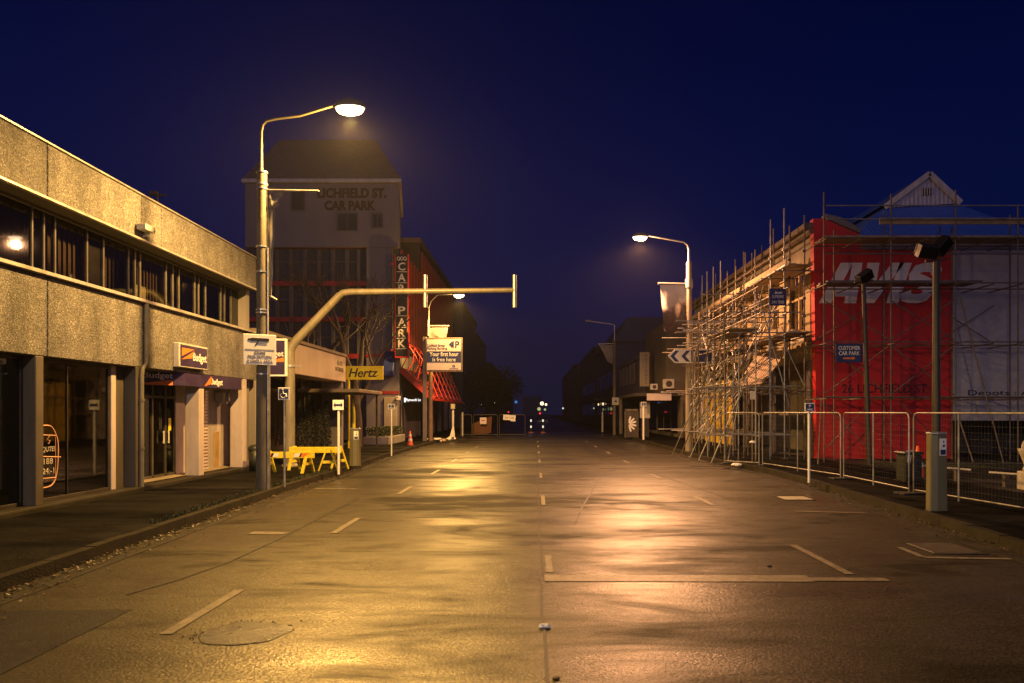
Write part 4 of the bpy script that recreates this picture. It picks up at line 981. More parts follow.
# ================================================================== RED HIRE BUILDING
av = thing('red_hire_building', 'two storey corner building with bright red end wall and stripped street front', 'building', (12, 24, 0))
YA = 24.; XA = 9.9; xe = gx(952, YA); xe2 = 30.
b = MB(); b.prism([(XA, YA, .1), (xe, YA, .1), (xe, YA, 7.45), (11.5, YA, 7.45), (11.4, YA, 8.0), (10.15, YA, 8.55), (XA - .12, YA, 8.55)], (0, .3, 0)); b.build('end_wall', M['red'], av)
b = MB(); b.prism([(10.2, YA - .03, 8.57), (11.45, YA - .03, 8.02), (11.45, YA - .03, 8.2), (10.75, YA - .03, 8.6), (10.2, YA - .03, 8.72)], (0, .36, 0)); b.box(11.46, xe2, YA - .03, YA + .3, 7.453, 7.72); b.build('parapet_cap', M['whitewall'], av, .02)
b = MB(); b.box(xe + .002, xe2, YA, YA + .3, 1.45, 7.45); b.build('clad_wall', M['lilac'], av)
b = MB(); b.box(xe + .1, xe2, YA + 3.5, YA + 3.6, .1, 1.6); b.box(xe + .01, xe + .1, YA + .31, YA + 3.6, .1, 1.6); b.build('undercroft', M['dkwall'], av)
b = MB(); b.box(XA + .3, xe2, YA + .3, 42, 7.0, 7.2); b.box(xe2 - .3, xe2, YA + .31, 42, .1, 7.0); b.box(XA + .1, xe2, 41.8, 42, .1, 6.99); b.box(XA + .1, xe2, YA + .31, 41.8, 1.62, 1.7); b.build('roof', M['brownroof'], av)
fS = frame(((gx(822, YA) + gx(941, YA))/2, YA - .003, gz(283, YA)), (0, -1, 0))
avw = mat('white painted lettering', (.8, .76, .76), .6, var=.2, streak=True)
hA = 1.42; sh = .34
def glyph(polys, x0):
    b = MB()
    for p in polys:
        q = fpoly(fS, [((x + x0 + sh * y - 1.55) * hA, (y - .5) * hA) for x, y in p], .005); b.add(q.v, q.f)
    return b
wl = []
def sring():      # the S: a thick bent stroke
    c = [(.66, .74), (.6, .86), (.48, .9), (.3, .9), (.16, .84), (.12, .72), (.17, .6), (.32, .54), (.46, .48), (.58, .41), (.61, .28), (.55, .16), (.42, .1), (.24, .1), (.11, .15), (.05, .28)]
    w = .13; L, Rr = [], []
    for k, p in enumerate(c):
        a, b_ = c[max(0, k-1)], c[min(len(c)-1, k+1)]; d = V((b_[0]-a[0], b_[1]-a[1])).normalized(); n_ = V((-d.y, d.x))
        ww = w * (1.25 if 5 < k < 10 else 1)
        L.append((p[0] + n_.x*ww, max(0, min(1, p[1] + n_.y*ww)))); Rr.append((p[0] - n_.x*ww, max(0, min(1, p[1] - n_.y*ww))))
    return [[L[k], L[k+1], Rr[k+1], Rr[k]] for k in range(len(c)-1)]
glyph([[(0, 0), (.2, 1), (.5, 1), (.3, 0)], [(.5, 1), (.74, 1), (.92, 0), (.62, 0)], [(.334, .17), (.38, .4), (.572, .4), (.6, .17)]], 0).build('painted_letter', avw, av)
glyph([[(0, 1), (.3, 1), (.48, 0), (.2, 0)], [(.48, 0), (.39, .5), (.62, 1), (.92, 1), (.5, 0)]], .86).build('painted_letter', avw, av)
glyph([[(0, 0), (0, 1), (.3, 1), (.3, 0)]], 1.66).build('painted_letter', avw, av)
glyph(sring(), 2.0).build('painted_letter', avw, av)
text('26 LICHFIELD ST', frame((gx(884.5, YA), YA - .003, gz(388.5, YA)), (0, -1, 0)), M['black'], av, width=gx(927, YA) - gx(842, YA), height=.31, bold=.005, name='painted_address')
text('Depots : Au', frame((gx(1002, YA), YA - .02, gz(393.5, YA)), (0, -1, 0)), M['black'], av, width=2.4, height=.24, name='painted_notice')
# street front
b = MB()
b.box(XA, XA + .3, YA + .3, 42, 7.25, 8.2)
b.build('frieze', M['cream'], av, .02)
b = MB(); b.box(XA - .42, XA + .3, YA + .02, 42.2, 8.203, 8.42); b.box(XA - .26, XA, YA + .02, 42.2, 8.05, 8.2); b.build('cornice', M['brownroof'], av, .03)
b = MB(); b.box(XA - .12, XA + .3, YA + .3, 42, 6.98, 7.247); b.build('string_course', M['ochre'], av, .02)
b = MB()
ys = [24.35, 26.9, 29.5, 32.1, 34.7, 37.3, 39.9, 41.6]
for y in ys: MB().box(XA - .08, XA + .3, y, y + .55, 4.3, 6.977).build('upper_pilaster', M['ochre'], av, .02)
b = MB(); b.box(XA + .05, XA + .3, YA + .3, 42, 3.6, 4.3); b.build('spandrel', M['ochre'], av, .01)
b = MB()
for a, c in zip(ys, ys[1:]): MB().box(XA + .08, XA + .14, a + .56, c - .01, 4.31, 4.75).build('window_apron', M['cream'], av)
for a, c in zip(ys, ys[1:]):
    a2, c2 = a + .56, c - .01; b = MB()
    for y in (a2, (a2 + c2)/2 - .04, c2 - .08): b.box(XA + .1, XA + .2, y, y + .08, 4.76, 6.95)
    b.box(XA + .1, XA + .2, a2, c2, 6.0, 6.08); b.box(XA + .1, XA + .2, a2, c2, 4.755, 4.83)
    w = b.build('window', M['ply'], av); MB().quad((XA + .15, a2, 4.8), (XA + .15, c2, 4.8), (XA + .15, c2, 6.96), (XA + .15, a2, 6.96)).build('pane', M['shopglass'], w)
b = MB()
for a, c in ((27.6, 28.0), (30.8, 31.3), (33.8, 34.4)): MB().box(XA + .4, XA + .5, a, c, 4.4, 6.9).build('plywood_infill', M['ply'], av)
b = MB()
for y in (24.31, 28, 31.5, 35, 38.4, 41.4): b = MB(); b.box(XA - .05, XA + .4, y, y + .5, .1, 3.6); b.build('pier', M['dkwall' if y < 33 else 'cream'], av, .02)  # near piers coloured dark to stand for the unlit ground floor
b = MB(); b.box(XA + 1.6, XA + 1.7, 24.4, 42, .1, 3.6); b.box(XA + .31, XA + 1.7, 24.32, 42, 3.61, 3.7); b.build('shop_recess', M['room'], av)
b = MB()
M['hoard'] = mat('yellow hoarding', (.62, .42, .05), .6)
for y in (34.0, 35.7, 37.4): MB().box(XA - .2, XA - .06, y, y + 1.6, .1, 3.4).build('hoarding', M['hoard'], av, .01)
b = MB(); b.box(XA - .14, XA - .03, 41.9, 42.6, .1, 4.6); b.build('end_pilaster', M['pink'], av, .02)
fS = frame((XA + .01, 27.15, 5.75), (-1, 0, 0)); b = MB(); b.box(XA + .0, XA + .06, 26.62, 27.72, 5.0, 6.5) ; 
nb = b.build('number_board', M['ochre'], av); text('4', frame((XA - .003, 27.15, 5.75), (-1, 0, 0)), M['redsteel'], av, height=.8, bold=.03, name='painted_number')
# globe lamp
c = at(682, 390, 41.5); t = thing('globe_lamp', 'unlit white globe lamp on the far pilaster of the stripped street front', 'lamp', (XA - .3, 41.5, c.z))
c.x = XA - .55; MB().lathe([(.001, -.22), (.13, -.18), (.21, -.06), (.21, .06), (.13, .18), (.001, .22)], c, 14).build('globe', M['offwhite'], t); b = MB(); b.tube([(XA - .14, 41.95, c.z - .2), (c.x, 41.5, c.z - .24)], .025, 6); b.build('bracket', M['dkframe'], t)
# lower strip of roofs behind
hs = thing('gabled_house', 'house with blue iron hip roof and white slatted gable behind the red wall', 'house', (18, 34, 0))
b = MB(); z0 = 8.0
ap = at(927, 175, 32); gl_, gr_ = at(884, 208, 32), at(957, 204, 32)
b.add([(12.2, 28.4, z0), (24.2, 28.4, z0), (24.2, 43, z0), (12.2, 43, z0), (gl_.x, 32, gl_.z), (gr_.x, 32, gr_.z), (gr_.x, 40, gr_.z), (gl_.x, 40, gl_.z)], [(0,1,5,4),(1,2,6,5),(2,3,7,6),(3,0,4,7),(4,5,6,7)]); b.build('roof', M['blueroof'], hs)
b = MB(); b.prism([(gl_.x + .1, 31.9, gl_.z), (gr_.x - .1, 31.9, gr_.z), (ap.x, 31.9, ap.z - .12)], (0, .1, 0)); b.build('gable', M['board'], hs)
b = MB(); b.beam((gl_.x - .05, 31.8, gl_.z), (ap.x, 31.8, ap.z), .12, .24, (0, 0, 1)); b.beam((ap.x, 31.8, ap.z), (gr_.x + .05, 31.8, gr_.z), .12, .24, (0, 0, 1)); b.build('barge_board', M['offwhite'], hs)
b = MB(); b.add([(gl_.x - .1, 31.8, gl_.z + .1), (ap.x, 31.8, ap.z + .1), (gr_.x + .1, 31.8, gr_.z + .1), (gl_.x - .1, 40, gl_.z + .1), (ap.x, 40, ap.z + .1), (gr_.x + .1, 40, gr_.z + .1)], [(0,1,4,3),(1,2,5,4)]); b.build('gable_roof', M['blueroof'], hs)
gw = MB(); x0, x1, zz0, zz1 = gx(922, 31.85), gx(932, 31.85), gz(195, 31.85), gz(188, 31.85); gw.box(x0, x1, 31.84, 31.89, zz0, zz1)
w = gw.build('window', M['dkblue'], hs); b = MB()
for k in range(5): xx = x0 + (x1 - x0) * k / 4; b.box(xx - .02, xx + .02, 31.82, 31.838, zz0, zz1)
b.build('window_bar', M['offwhite'], w)
b = MB(); b.box(12.8, 23.6, 29, 42.5, .1, 8.0); b.build('wall', M['grey'], hs)
h2 = thing('hipped_house', 'second blue iron roof showing at the edge beyond the scaffold', 'house', (32, 36, 0))
b = MB(); b.add([(23.6 + .7, 29, 8.3), (40, 29, 8.3), (40, 45, 8.3), (24.3, 45, 8.3), (29, 35, 12.6), (36, 35, 12.6), (36, 40, 12.6), (29, 40, 12.6)], [(0,1,5,4),(1,2,6,5),(2,3,7,6),(3,0,4,7),(4,5,6,7)]); b.build('roof', M['blueroof'], h2)
b = MB(); b.box(24.8, 39.5, 29.5, 44, .1, 8.3); b.build('wall', M['grey'], h2)

# ================================================================== SCAFFOLDS
def part_tube(t, nm, p0, p1, r_=.024, m_='tube', n=6):
    b = MB(); b.tube([p0, p1], r_, n); return b.build(nm, M[m_], t)
sc = thing('street_scaffold', 'tall tangle of steel scaffold tubes and plank decks along the stripped street front', 'scaffold', (8, 28, 0))
rs = random.Random(4)
XO, XI, X3, X4 = 8.7, 9.45, 7.4, 6.35
def standard(t, p0, p1, r_, m_, levels):
    b = MB(); p0, p1 = V(p0), V(p1); b.tube([p0, p1], r_, 7)
    for z in levels:
        if z < p1.z - .1:
            q = p0.lerp(p1, (z - p0.z) / (p1.z - p0.z)); b.tube([q - V((0, 0, .045)), q + V((0, 0, .045))], r_ * 1.75, 6); b.box(q.x - .07, q.x - .02, q.y - .035, q.y + .035, q.z - .03, q.z + .04)
    return b.build('standard', M[m_], t)
LV = (.97, 2.53, 4.42, 5.12, 5.74, 6.72, 7.4)
YO = [23.8, 25.2, 26.9, 28.3, 29.6, 30.8, 32.1, 33.4, 34.5, 35.6, 37.2, 38.9]
for k, y in enumerate(YO):
    tall = k in (0, 1, 6, 7, 8, 9)
    standard(sc, (XO, y, .1), (XO + rs.uniform(-.03, .03), y, 8.85 if tall else rs.uniform(7.9, 8.5)), .027, 'tube' if tall else 'tube_old', LV)
    standard(sc, (XI, y + .15, .1), (XI, y + .15, rs.uniform(8.6, 9.05)), .026, 'tube_old', LV)
Y3 = [22.9, 24.2, 25.5, 27.2, 29, 30.8]; Y4 = [22.8, 24.1, 25.1, 26.4, 27.5]
for y in Y3: standard(sc, (X3, y, .1), (X3, y, rs.uniform(5.4, 6.4)), .026, rs.choice(['tube', 'tube', 'tube_old']), LV)
for y in Y4: standard(sc, (X4, y, .02), (X4 + rs.uniform(-.05, .05), y, rs.uniform(4.6, 5.8)), .026, rs.choice(['tube', 'tube_old']), LV)
def led(p0, p1, m_=None):
    part_tube(sc, 'ledger', p0, p1, .024, m_ or rs.choice(['tube', 'tube', 'tube_old']))
for z in (2.55, 4.45, 5.15, 5.75, 6.75, 7.4): led((XO - .05, 23.3, z), (XO - .05, 39.3, z), 'tube' if z in (5.15, 5.75, 6.75) else 'tube_old')
for z in (2.5, 4.4, 6.7, 7.9): led((XI + .05, 23.5, z), (XI + .05, 39.3, z), 'tube_old')
for z in (.95, 2.6, 4.4, 5.0): led((X3, 22.4, z), (X3, 31.5, z))
for z in (.95, 2.7, 4.35, 5.05): led((X4, 22.3, z), (X4, 28.2, z))
for y in YO:
    for z in (2.5, 4.38, 6.68): part_tube(sc, 'transom', (XO - .35, y + .06, z), (XI + .3, y + .06, z), .023, rs.choice(['tube', 'tube_old']))
for y in Y3:
    for z in (.98, 2.62, 4.42, 5.1): part_tube(sc, 'transom', (X4 - .3 + rs.uniform(-.5, .1), y + .05, z + rs.uniform(-.03, .03)), (XO + .2, y + .05, z), .023, rs.choice(['tube', 'tube', 'tube_old']))
part_tube(sc, 'transom', at(676, 321, 25), (8, 25, 5.08)); part_tube(sc, 'transom', at(676, 332, 25), (8, 25, 4.68))
br = [((XO - .08, 38.8, 5.4), (XO - .08, 30.8, 7.75)), ((XO - .08, 36, 4.4), (XO - .08, 28.3, 7.0)), ((XO - .08, 33, 4.4), (XO - .08, 26.9, 7.2)), ((XO - .08, 30, 2.6), (XO - .08, 27, 5.2)), ((XO - .08, 34, 2.6), (XO - .08, 31, 5.2)),
      ((5.55, 27.6, .03), (X4, 26.5, 2.4)), ((5.75, 26.9, .03), (X4, 25.8, 2.4)), ((5.8, 25.6, .03), (6.9, 25.3, 2.6)), ((5.85, 24.4, .03), (7.1, 24.3, 2.9)), ((6.0, 23.2, .05), (7.2, 23.1, 3.0)), ((6.5, 23, .1), (6.9, 22.9, 2.6)),
      ((X4, 27, 2.6), (X3, 24.4, 4.5)), ((X4, 26.2, 2.6), (X3, 23.6, 5.0)), ((X4, 24.5, 2.7), (X4, 22.6, 5.0)), ((X3, 28, 2.6), (X3, 25, 5.3)), ((X3, 30.5, 2.6), (X3, 27.8, 5.4)), ((X4, 28, 3.0), (X4, 25.6, 5.6)),
      ((X3, 26.3, 1.0), (X3, 24.2, 2.6)), ((X3, 29, 1.0), (X3, 27, 2.6)), ((7.9, 24, 5.75), (8.95, 24, 1.9)), ((XO, 24.5, 5.7), (X3, 24.5, 3.0)), ((XO, 26, 5.2), (X3, 26, 2.7)), ((XI, 24, 2.7), (XO, 24, 4.3)), ((X4 - .1, 25, .95), (X3 + .2, 25, 2.6))]
for k in range(34):
    y = rs.uniform(22.6, 36); a = rs.random()
    if a < .35: x = rs.choice((X4, X3, XO)); y = min(y, 27.3 if x == X4 else 30.5); z = rs.uniform(2.4, 6.2); br.append(((x - rs.uniform(.2, .7), y, z), (x + rs.uniform(.6, 1.6), y + rs.uniform(-.05, .05), z + rs.uniform(-.04, .04))))
    elif a < .7: x = rs.choice((X4, X3, XO, XO)); z = rs.uniform(.9, 3.6 if x < 8 else 5.2); lim = 27.4 if x == X4 else 30.6 if x == X3 else 38; y = 22.9 + (y - 22.6) / 13.4 * (lim - 22.9); y2 = max(22.8, min(lim, y + rs.choice((-1, 1)) * rs.uniform(1.2, 2.4))); br.append(((x - .06, y, z), (x - .06, y2, z + rs.uniform(1.4, 2.4))))
    else: z = rs.uniform(.9, 3.4); y = min(y, 27.2); br.append(((X4 + rs.uniform(-.2, .2), y, z), (X3 + rs.uniform(-.1, .5), y + rs.uniform(-.4, .4), z + rs.uniform(1.2, 2.4))))
for z in (5.3, 5.9): led((X3, 22.6, z), (X3, 31, z)); led((XO - .06, 23.3, z + .1), (XO - .06, 35, z + .12), 'tube')
for z in (3.4, 3.9): led((X4 + .1, 22.5, z), (X4 + .1, 27.5, z + .1))
for x, y in ((8.05, 23.4), (8.05, 25.8), (8.0, 28.6), (7.0, 23.5), (6.8, 25.8), (6.7, 28.5)): part_tube(sc, 'standard', (x, y, .1), (x + rs.uniform(-.1, .1), y, rs.uniform(4.5, 6.4)), .024, rs.choice(['tube', 'tube_old']))
for p0, p1 in br: part_tube(sc, 'brace', p0, p1, .023, rs.choice(['tube', 'tube', 'tube', 'tube_old']))
def deck(x0, x1, y0, y1, z, nm='plank_deck'):
    b = MB(); k = max(2, int((x1 - x0) / .23)); w = (x1 - x0) / k
    y = y0
    while y < y1 - .2:
        L = min(rs.uniform(3.2, 4.2), y1 - y)
        for i in range(k): b.box(x0 + i*w + .008, x0 + (i+1)*w - .008, y + rs.uniform(-.08, .08), y + L + rs.uniform(-.1, .1), z + rs.uniform(0, .006), z + .04 + rs.uniform(0, .006))
        y += L + .02
    return b.build(nm, M['plank'], sc)
deck(XO - .05, XI + .1, 23.4, 39, 6.79); deck(XO - .05, XI + .1, 23.4, 39, 4.48); deck(X4 + .1, X3 + .1, 22.8, 26.2, 4.52)
b = MB(); b.box(XO - .1, XO - .07, 23.4, 39, 6.84, 7.0); b.box(XO - .1, XO - .07, 23.6, 27, 4.53, 4.72); b.build('toe_board', M['plank'], sc, .004)
b = MB(); b.box(XO - .14, XO - .11, 23.4, 39, 6.76, 6.81); b.build('deck_edge', M['tube'], sc)
# sloping board panel
b = MB(); k = 13
A_, B_, C_, D_ = at(788, 350, 26.3), at(758, 353, 28), at(736, 386, 26.6), at(764, 384, 25)
for i in range(k):
    u0, u1 = (i + .06) / k, (i + .86) / k
    b.prism([A_.lerp(B_, u0), A_.lerp(B_, u1), D_.lerp(C_, u1), D_.lerp(C_, u0)], (0, 0, .03))
for q in (.1, .5, .92): b.beam(A_.lerp(D_, q) - V((0, 0, .04)), B_.lerp(C_, q) - V((0, 0, .04)), .08, .06)
b.build('sloping_boards', mat('grey brown boards', (.3, .22, .15), .8, var=.5), sc)
b = MB()
for px, py, Y in ((800, 330, 25), (788, 333, 25.5), (776, 335, 26), (812, 328, 24.6)): p = at(px, py, Y); p.x = min(p.x, 9.4); MB().box(p.x - .12, p.x + .12, Y, Y + .3, 4.54, 4.54 + rs.uniform(.15, .3)).build('loose_brick', M['stone'], sc, .02)
for y in YO[::2] + Y4:
    x = XO if y in YO else X4
    b = MB(); b.box(x - .1, x + .1, y - .1, y + .1, .1 if x > 6.5 else -.0, .125 if x > 6.5 else .03); b.build('base_plate', M['plank'], sc)
# blue company board
Y = 23.6; x0, x1 = gx(769.5, Y), gx(786, Y); z0, z1 = gz(305.5, Y), gz(289, Y)
t = thing('scaffold_board', 'dark blue company board with white words tied to the scaffold corner', 'sign', ((x0+x1)/2, Y, z0))
b = MB(); b.box(x0, x1, Y - .02, Y, z0, z1); b.build('plate', M['navy'], t, .005); f = frame(((x0+x1)/2, Y - .022, (z0+z1)/2), (0, -1, 0))
text('SUPREME', f @ Matrix.Translation((0, .02, 0)), M['white'], t, width=.4, height=.11, bold=.01); text('344 7008', f @ Matrix.Translation((0, -.17, 0)), M['white'], t, width=.42, height=.11, bold=.01)
fpoly(f, [(-.13, .12), (.14, .13), (.14, .19), (-.02, .16), (-.08, .21)]).build('emblem', M['white'], t)
# white notice on fence post
Y = 22.2; t = thing('white_notice', 'small blank white notice on a scaffold tube above the fence corner', 'sign', (gx(752.5, Y), Y, 2.2)); b = MB(); b.box(gx(750, Y), gx(755.2, Y), Y - .02, Y, gz(399.5, Y), gz(391, Y)); b.build('plate', M['offwhite'], t, .004)
b = MB(); b.tube([(gx(752.6, Y), Y + .02, .1), (gx(752.6, Y), Y + .02, gz(390, Y))], .024, 6); b.build('post', M['tube_old'], t)
# yard scaffold on the red wall
s2 = thing('wall_scaffold', 'dark scaffold grid in front of the red end wall and the lilac cladding', 'scaffold', (14, 23, 0))
Ya, Yb = 22.35, 23.5
def px_std(px, Y, ptop, m_='tube_old'): part_tube(s2, 'standard', (gx(px, Y), Y, .1), (gx(px, Y), Y, gz(ptop, Y)), .026, m_)
for px, ptop in ((824, 192), (891, 194), (955.5, 190), (1018, 205), (1080, 190)): px_std(px, Ya, ptop)
for px, ptop in ((834, 230), (884, 212), (940, 225), (952, 228), (1010, 215), (1060, 215)): px_std(px, Yb, ptop)
for Y in (Ya, Yb):
    for py, m_ in ((238, 'tube_old'), (283, 'tube_old'), (342, 'tube_old'), (397, 'tube_old')): part_tube(s2, 'ledger', (9.5, Y - .05, gz(py, Ya)), (22, Y - .05, gz(py, Ya)), .024, m_)
for py, m_ in ((206, 'tube'), (219.5, 'tube'), (254, 'tube_old')): part_tube(s2, 'ledger', (gx(826, Ya), Ya - .05, gz(py, Ya)), (22, Ya - .05, gz(py, Ya)), .024, m_)
for px in (824, 858, 891, 924, 955.5, 990, 1018):
    for py in (240, 285, 344, 399): part_tube(s2, 'transom', (gx(px, Ya), Ya - .2, gz(py, Ya)), (gx(px, Ya), Yb + .35, gz(py, Ya)), .022, 'tube_old')
pts = [(824, 342), (891, 283), (955.5, 342), (1018, 283), (824, 397), (891, 342), (955.5, 397)]
for (a, b_) in (((824, 340), (891, 300)), ((891, 300), (955, 340)), ((824, 300), (891, 340)), ((891, 340), (955, 300)), ((824, 395), (891, 345)), ((824, 345), (891, 395)), ((891, 345), (955, 395)), ((891, 395), (955, 345)), ((842, 450), (891, 400)), ((824, 402), (870, 450)), ((955, 300), (1018, 340)), ((955, 340), (1018, 300)), ((900, 402), (950, 450))):
    Yc = random.choice((Ya + .04, Yb + .04)); part_tube(s2, 'brace', (gx(a[0], Ya), Yc, gz(a[1], Ya)), (gx(b_[0], Ya), Yc, gz(b_[1], Ya)), .02, 'tube_old')
for p0, p1 in (((964, 296), (1004, 456)), ((957, 400), (974, 456)), ((824, 400), (818, 458))): part_tube(s2, 'raker', (gx(p0[0], 22), 22.2, gz(p0[1], 22)), (gx(p1[0], 21.4), 21.4, .1), .024, 'tube_old')
part_tube(s2, 'sole_tube', (gx(930, 21.4), 21.45, .14), (gx(1004, 21.4), 21.35, .14), .024, 'tube_old'); part_tube(s2, 'sole_tube', (gx(1004, 21.4), 21.35, .14), (gx(1060, 21.6), 21.6, .14), .024, 'tube_old')
def deck2(x0, x1, z, m_, th=.05):
    b = MB(); k = 5; w = (Yb - Ya - .2) / k
    for i in range(k):
        x = x0
        while x < x1 - .1:
            L = min(3.6, x1 - x); b.box(x + random.uniform(-.06, .06), x + L, Ya + .1 + i*w + .008, Ya + .1 + (i+1)*w - .008, z + random.uniform(0, .006), z + th); x += L + .03
    b.build('plank_deck', M[m_], s2)
deck2(9.6, 21, gz(237, Ya) + .03, 'plank'); deck2(9.6, gx(985, Ya), gz(282, Ya) + .03, 'tube_old')
b = MB(); b.box(gx(880, Ya), 21, Ya + .02, Ya + .06, gz(224, Ya), gz(217.5, Ya)); b.build('toe_board', M['plank'], s2)
# customer car park sign on wall
Y = 22.2; x0, x1 = gx(835.5, Y), gx(862.5, Y); z0, z1 = gz(362.5, Y), gz(343.5, Y)
t = thing('car_park_sign', 'small navy customer car park sign with orange arrow before the red wall', 'sign', ((x0+x1)/2, Y, z0))
b = MB(); b.box(x0, x1, Y - .02, Y, z0, z1); b.build('plate', M['navy'], t, .006); f = frame(((x0+x1)/2, Y - .022, (z0+z1)/2), (0, -1, 0))
text('CUSTOMER', f @ Matrix.Translation((0, .16, 0)), M['white'], t, width=.7, height=.13, bold=.006); text('CAR PARK', f @ Matrix.Translation((0, -.01, 0)), M['white'], t, width=.68, height=.13, bold=.006)
fpoly(f, [(-.2, -.2), (.1, -.2), (.1, -.235), (.2, -.175), (.1, -.115), (.1, -.15), (-.2, -.15)]).build('arrow', M['orange'], t)
b = MB(); b.tube([(x0 + .1, Y + .03, z1 - .1), (x0 + .1, Ya + .0, z1 - .1)], .015, 5); b.tube([(x1 - .1, Y + .03, z1 - .1), (x1 - .1, Ya, z1 - .1)], .015, 5); b.build('clip', M['galv'], t)
# floodlight masts
def flood(px, Y, ptop, heads, label, lean=0, r_=.075):
    x = gx(px, Y); zt = gz(ptop, Y)
    t = thing('floodlight_mast', label, 'floodlight', (x, Y, .11), 'unlit floodlight masts in the dark yard')
    b = MB(); b.tube([(x + lean, Y, .1), (x + lean * .5, Y, zt * .5), (x, Y, zt)], [r_ * 1.15, r_, r_ * .8], 10); b.build('pole', M['darkmast'], t)
    b = MB(); b.tube([(x - .28, Y, zt + .02), (x + .3, Y, zt + .08)], .03, 6); b.build('crossarm', M['darkmast'], t)
    for dx, dz, ry, s_ in heads:
        b = MB(); b.box(-.25, .25, -.12, .12, -.17, .17); b.box(-.2, .2, .12, .2, -.12, .12)
        for k in range(6): b.box(-.22 + k*.08, -.2 + k*.08, .2, .25, -.13, .13)
        b.xform(Matrix.Translation((x + dx, Y, zt + dz)) @ Matrix.Rotation(ry, 4, 'Y') @ Matrix.Rotation(.5, 4, 'X') @ Matrix.Scale(s_, 4)); h = b.build('lamp_head', M['floodblack'], t, .015)
        b = MB(); b.box(-.22, .22, -.126, -.121, -.14, .14); b.xform(Matrix.Translation((x + dx, Y, zt + dz)) @ Matrix.Rotation(ry, 4, 'Y') @ Matrix.Rotation(.5, 4, 'X') @ Matrix.Scale(s_, 4)); b.build('lens', M['glass'], h)
flood(936, 18., 262, [(-.22, .28, .1, 1.), (.17, .42, -.9, .95)], 'thicker floodlight mast with two black lamp heads before the painted name', .0, .095)
flood(863.5, 21.3, 283, [(.05, .2, -.6, .9)], 'slimmer floodlight mast with one tilted black lamp head before the red wall', .18, .075)
# dark bin, rails, pale pot in yard
x = gx(909, 15.6); Y = 15.6
t = thing('wheelie_bin', 'dark green bin with a torn pale notice in the fenced yard', 'bin', (x, Y, .11)); b = MB(); b.prism([(x - .2, Y - .2, .16), (x + .2, Y - .2, .16), (x + .2, Y + .2, .16), (x - .2, Y + .2, .16)], (0, 0, .62)); b.build('body', M['bin'], t, .03); b = MB(); b.box(x - .23, x + .22, Y - .24, Y + .24, .783, .85); b.build('lid', M['bin'], t, .025)
b = MB(); cloth(b, ((x - .19, Y - .215, .88), (x - .02, Y - .215, .9)), ((x - .16, Y - .22, .62), (x - .09, Y - .22, .6)), 4, 6, .02, 1); b.build('notice', M['offwhite'], t)
def rail(p0, p1, h, label, n=2):
    p0, p1 = V(p0), V(p1); t = thing('yard_rail', label, 'rail', p0, 'low white timber rails round the dark yard')
    b = MB(); b.beam(p0 + V((0, 0, h)), p1 + V((0, 0, h)), .04, .04); b.build('rail', M['offwhite'], t, .008)
    for k in range(n): q = p0.lerp(p1, (k + .5) / n); b = MB(); b.beam(q, q + V((0, 0, h - .046)), .09, .09); b.build('post', M['dkpaint'], t)
g1 = lambda px, Y: (gx(px, Y), Y, .11)
rail(g1(918, 17.2), g1(971, 15.8), .3, 'white low rail ending just right of the leaning fence post', 2)
rail(g1(989, 15.2), g1(1100, 13.5), .3, 'white low rail running out of the picture by the pale urn', 3)
x, Y = gx(1030, 14.4), 14.4; t = thing('stone_urn', 'pale stone urn with ring handle cut by the picture edge', 'urn', (x, Y, .11))
MB().lathe([(.001, 0), (.13, 0), (.13, .05), (.1, .12), (.16, .3), (.21, .42), (.22, .47), (.17, .48), (.001, .46)], (x, Y, .5), 16).build('bowl', M['stone'], t); b = MB(); b.tube([(x + .14*math.cos(a), Y, .98 + .19*math.sin(a)) for a in [i/10*3.1416 for i in range(11)]], .04, 8); b.build('ring_handle', M['stone'], t); b = MB(); b.box(x - .17, x + .17, Y - .17, Y + .17, .1, .498); b.build('pedestal', M['stone'], t, .02)

# ================================================================== TEMPORARY FENCE
def fence(p0, p1, label, mid=True, group='temporary wire fence panels', h=1.62, wire=True, m_='fencepipe', gz0=.11, r_=.018):
    p0, p1 = V((*p0, gz0)), V((*p1, gz0)); t = thing('fence_panel', label, 'fence panel', (p0 + p1) / 2, group)
    d = (p1 - p0).normalized(); up = V((0, 0, 1)); L = (p1 - p0).length; c = .1
    p0 = p0 + d * .03; p1 = p1 - d * .03; T = h
    b = MB(); b.tube([p0, p0 + up*(T - c), p0 + up*(T - c*.3) + d*c*.3, p0 + up*T + d*c, p1 + up*T - d*c, p1 + up*(T - c*.3) - d*c*.3, p1 + up*(T - c), p1], r_, 8); b.build('frame', M[m_], t)
    b = MB(); b.tube([p0 + up*.1, p1 + up*.1], r_ * .9, 8); b.build('bottom_rail', M[m_], t)
    if mid: q = p0.lerp(p1, .5 if mid is True else mid); b = MB(); b.tube([q + up*.02, q + up*T], r_, 8); b.build('middle_post', M[m_], t)
    if wire:
        b = MB(); k = int(L / .075)
        for i in range(1, k): q = p0.lerp(p1, i / k); b.tube([q + up*.11, q + up*(T - .02)], .0009, 3, False)
        for i in range(1, 14): b.tube([p0 + up*(T * i / 14), p1 + up*(T * i / 14)], .0009, 3, False)
        b.build('wire_mesh', M[m_], t)
    for q in (p0, p1): b = MB(); b.beam(q - d.cross(up) * .28 + up*.02, q + d.cross(up) * .28 + up*.02, .16, .04); b.build('foot', M['dirt'], t, .008)
fence((6.85, 20.6), (7.5, 16.72), 'long wire fence panel between the kerb corner and the blue topped post', True)
fence((7.5, 16.62), (7.5, 13.66), 'wire fence panel right of the blue topped sign post', True)
fence((7.5, 13.56), (7.93, 10.4), 'nearest wire fence panel, behind the pay meter', .38)
fence((7.98, 10.3), (8.4, 7.2), 'wire fence panel just leaving the picture at the side', True)
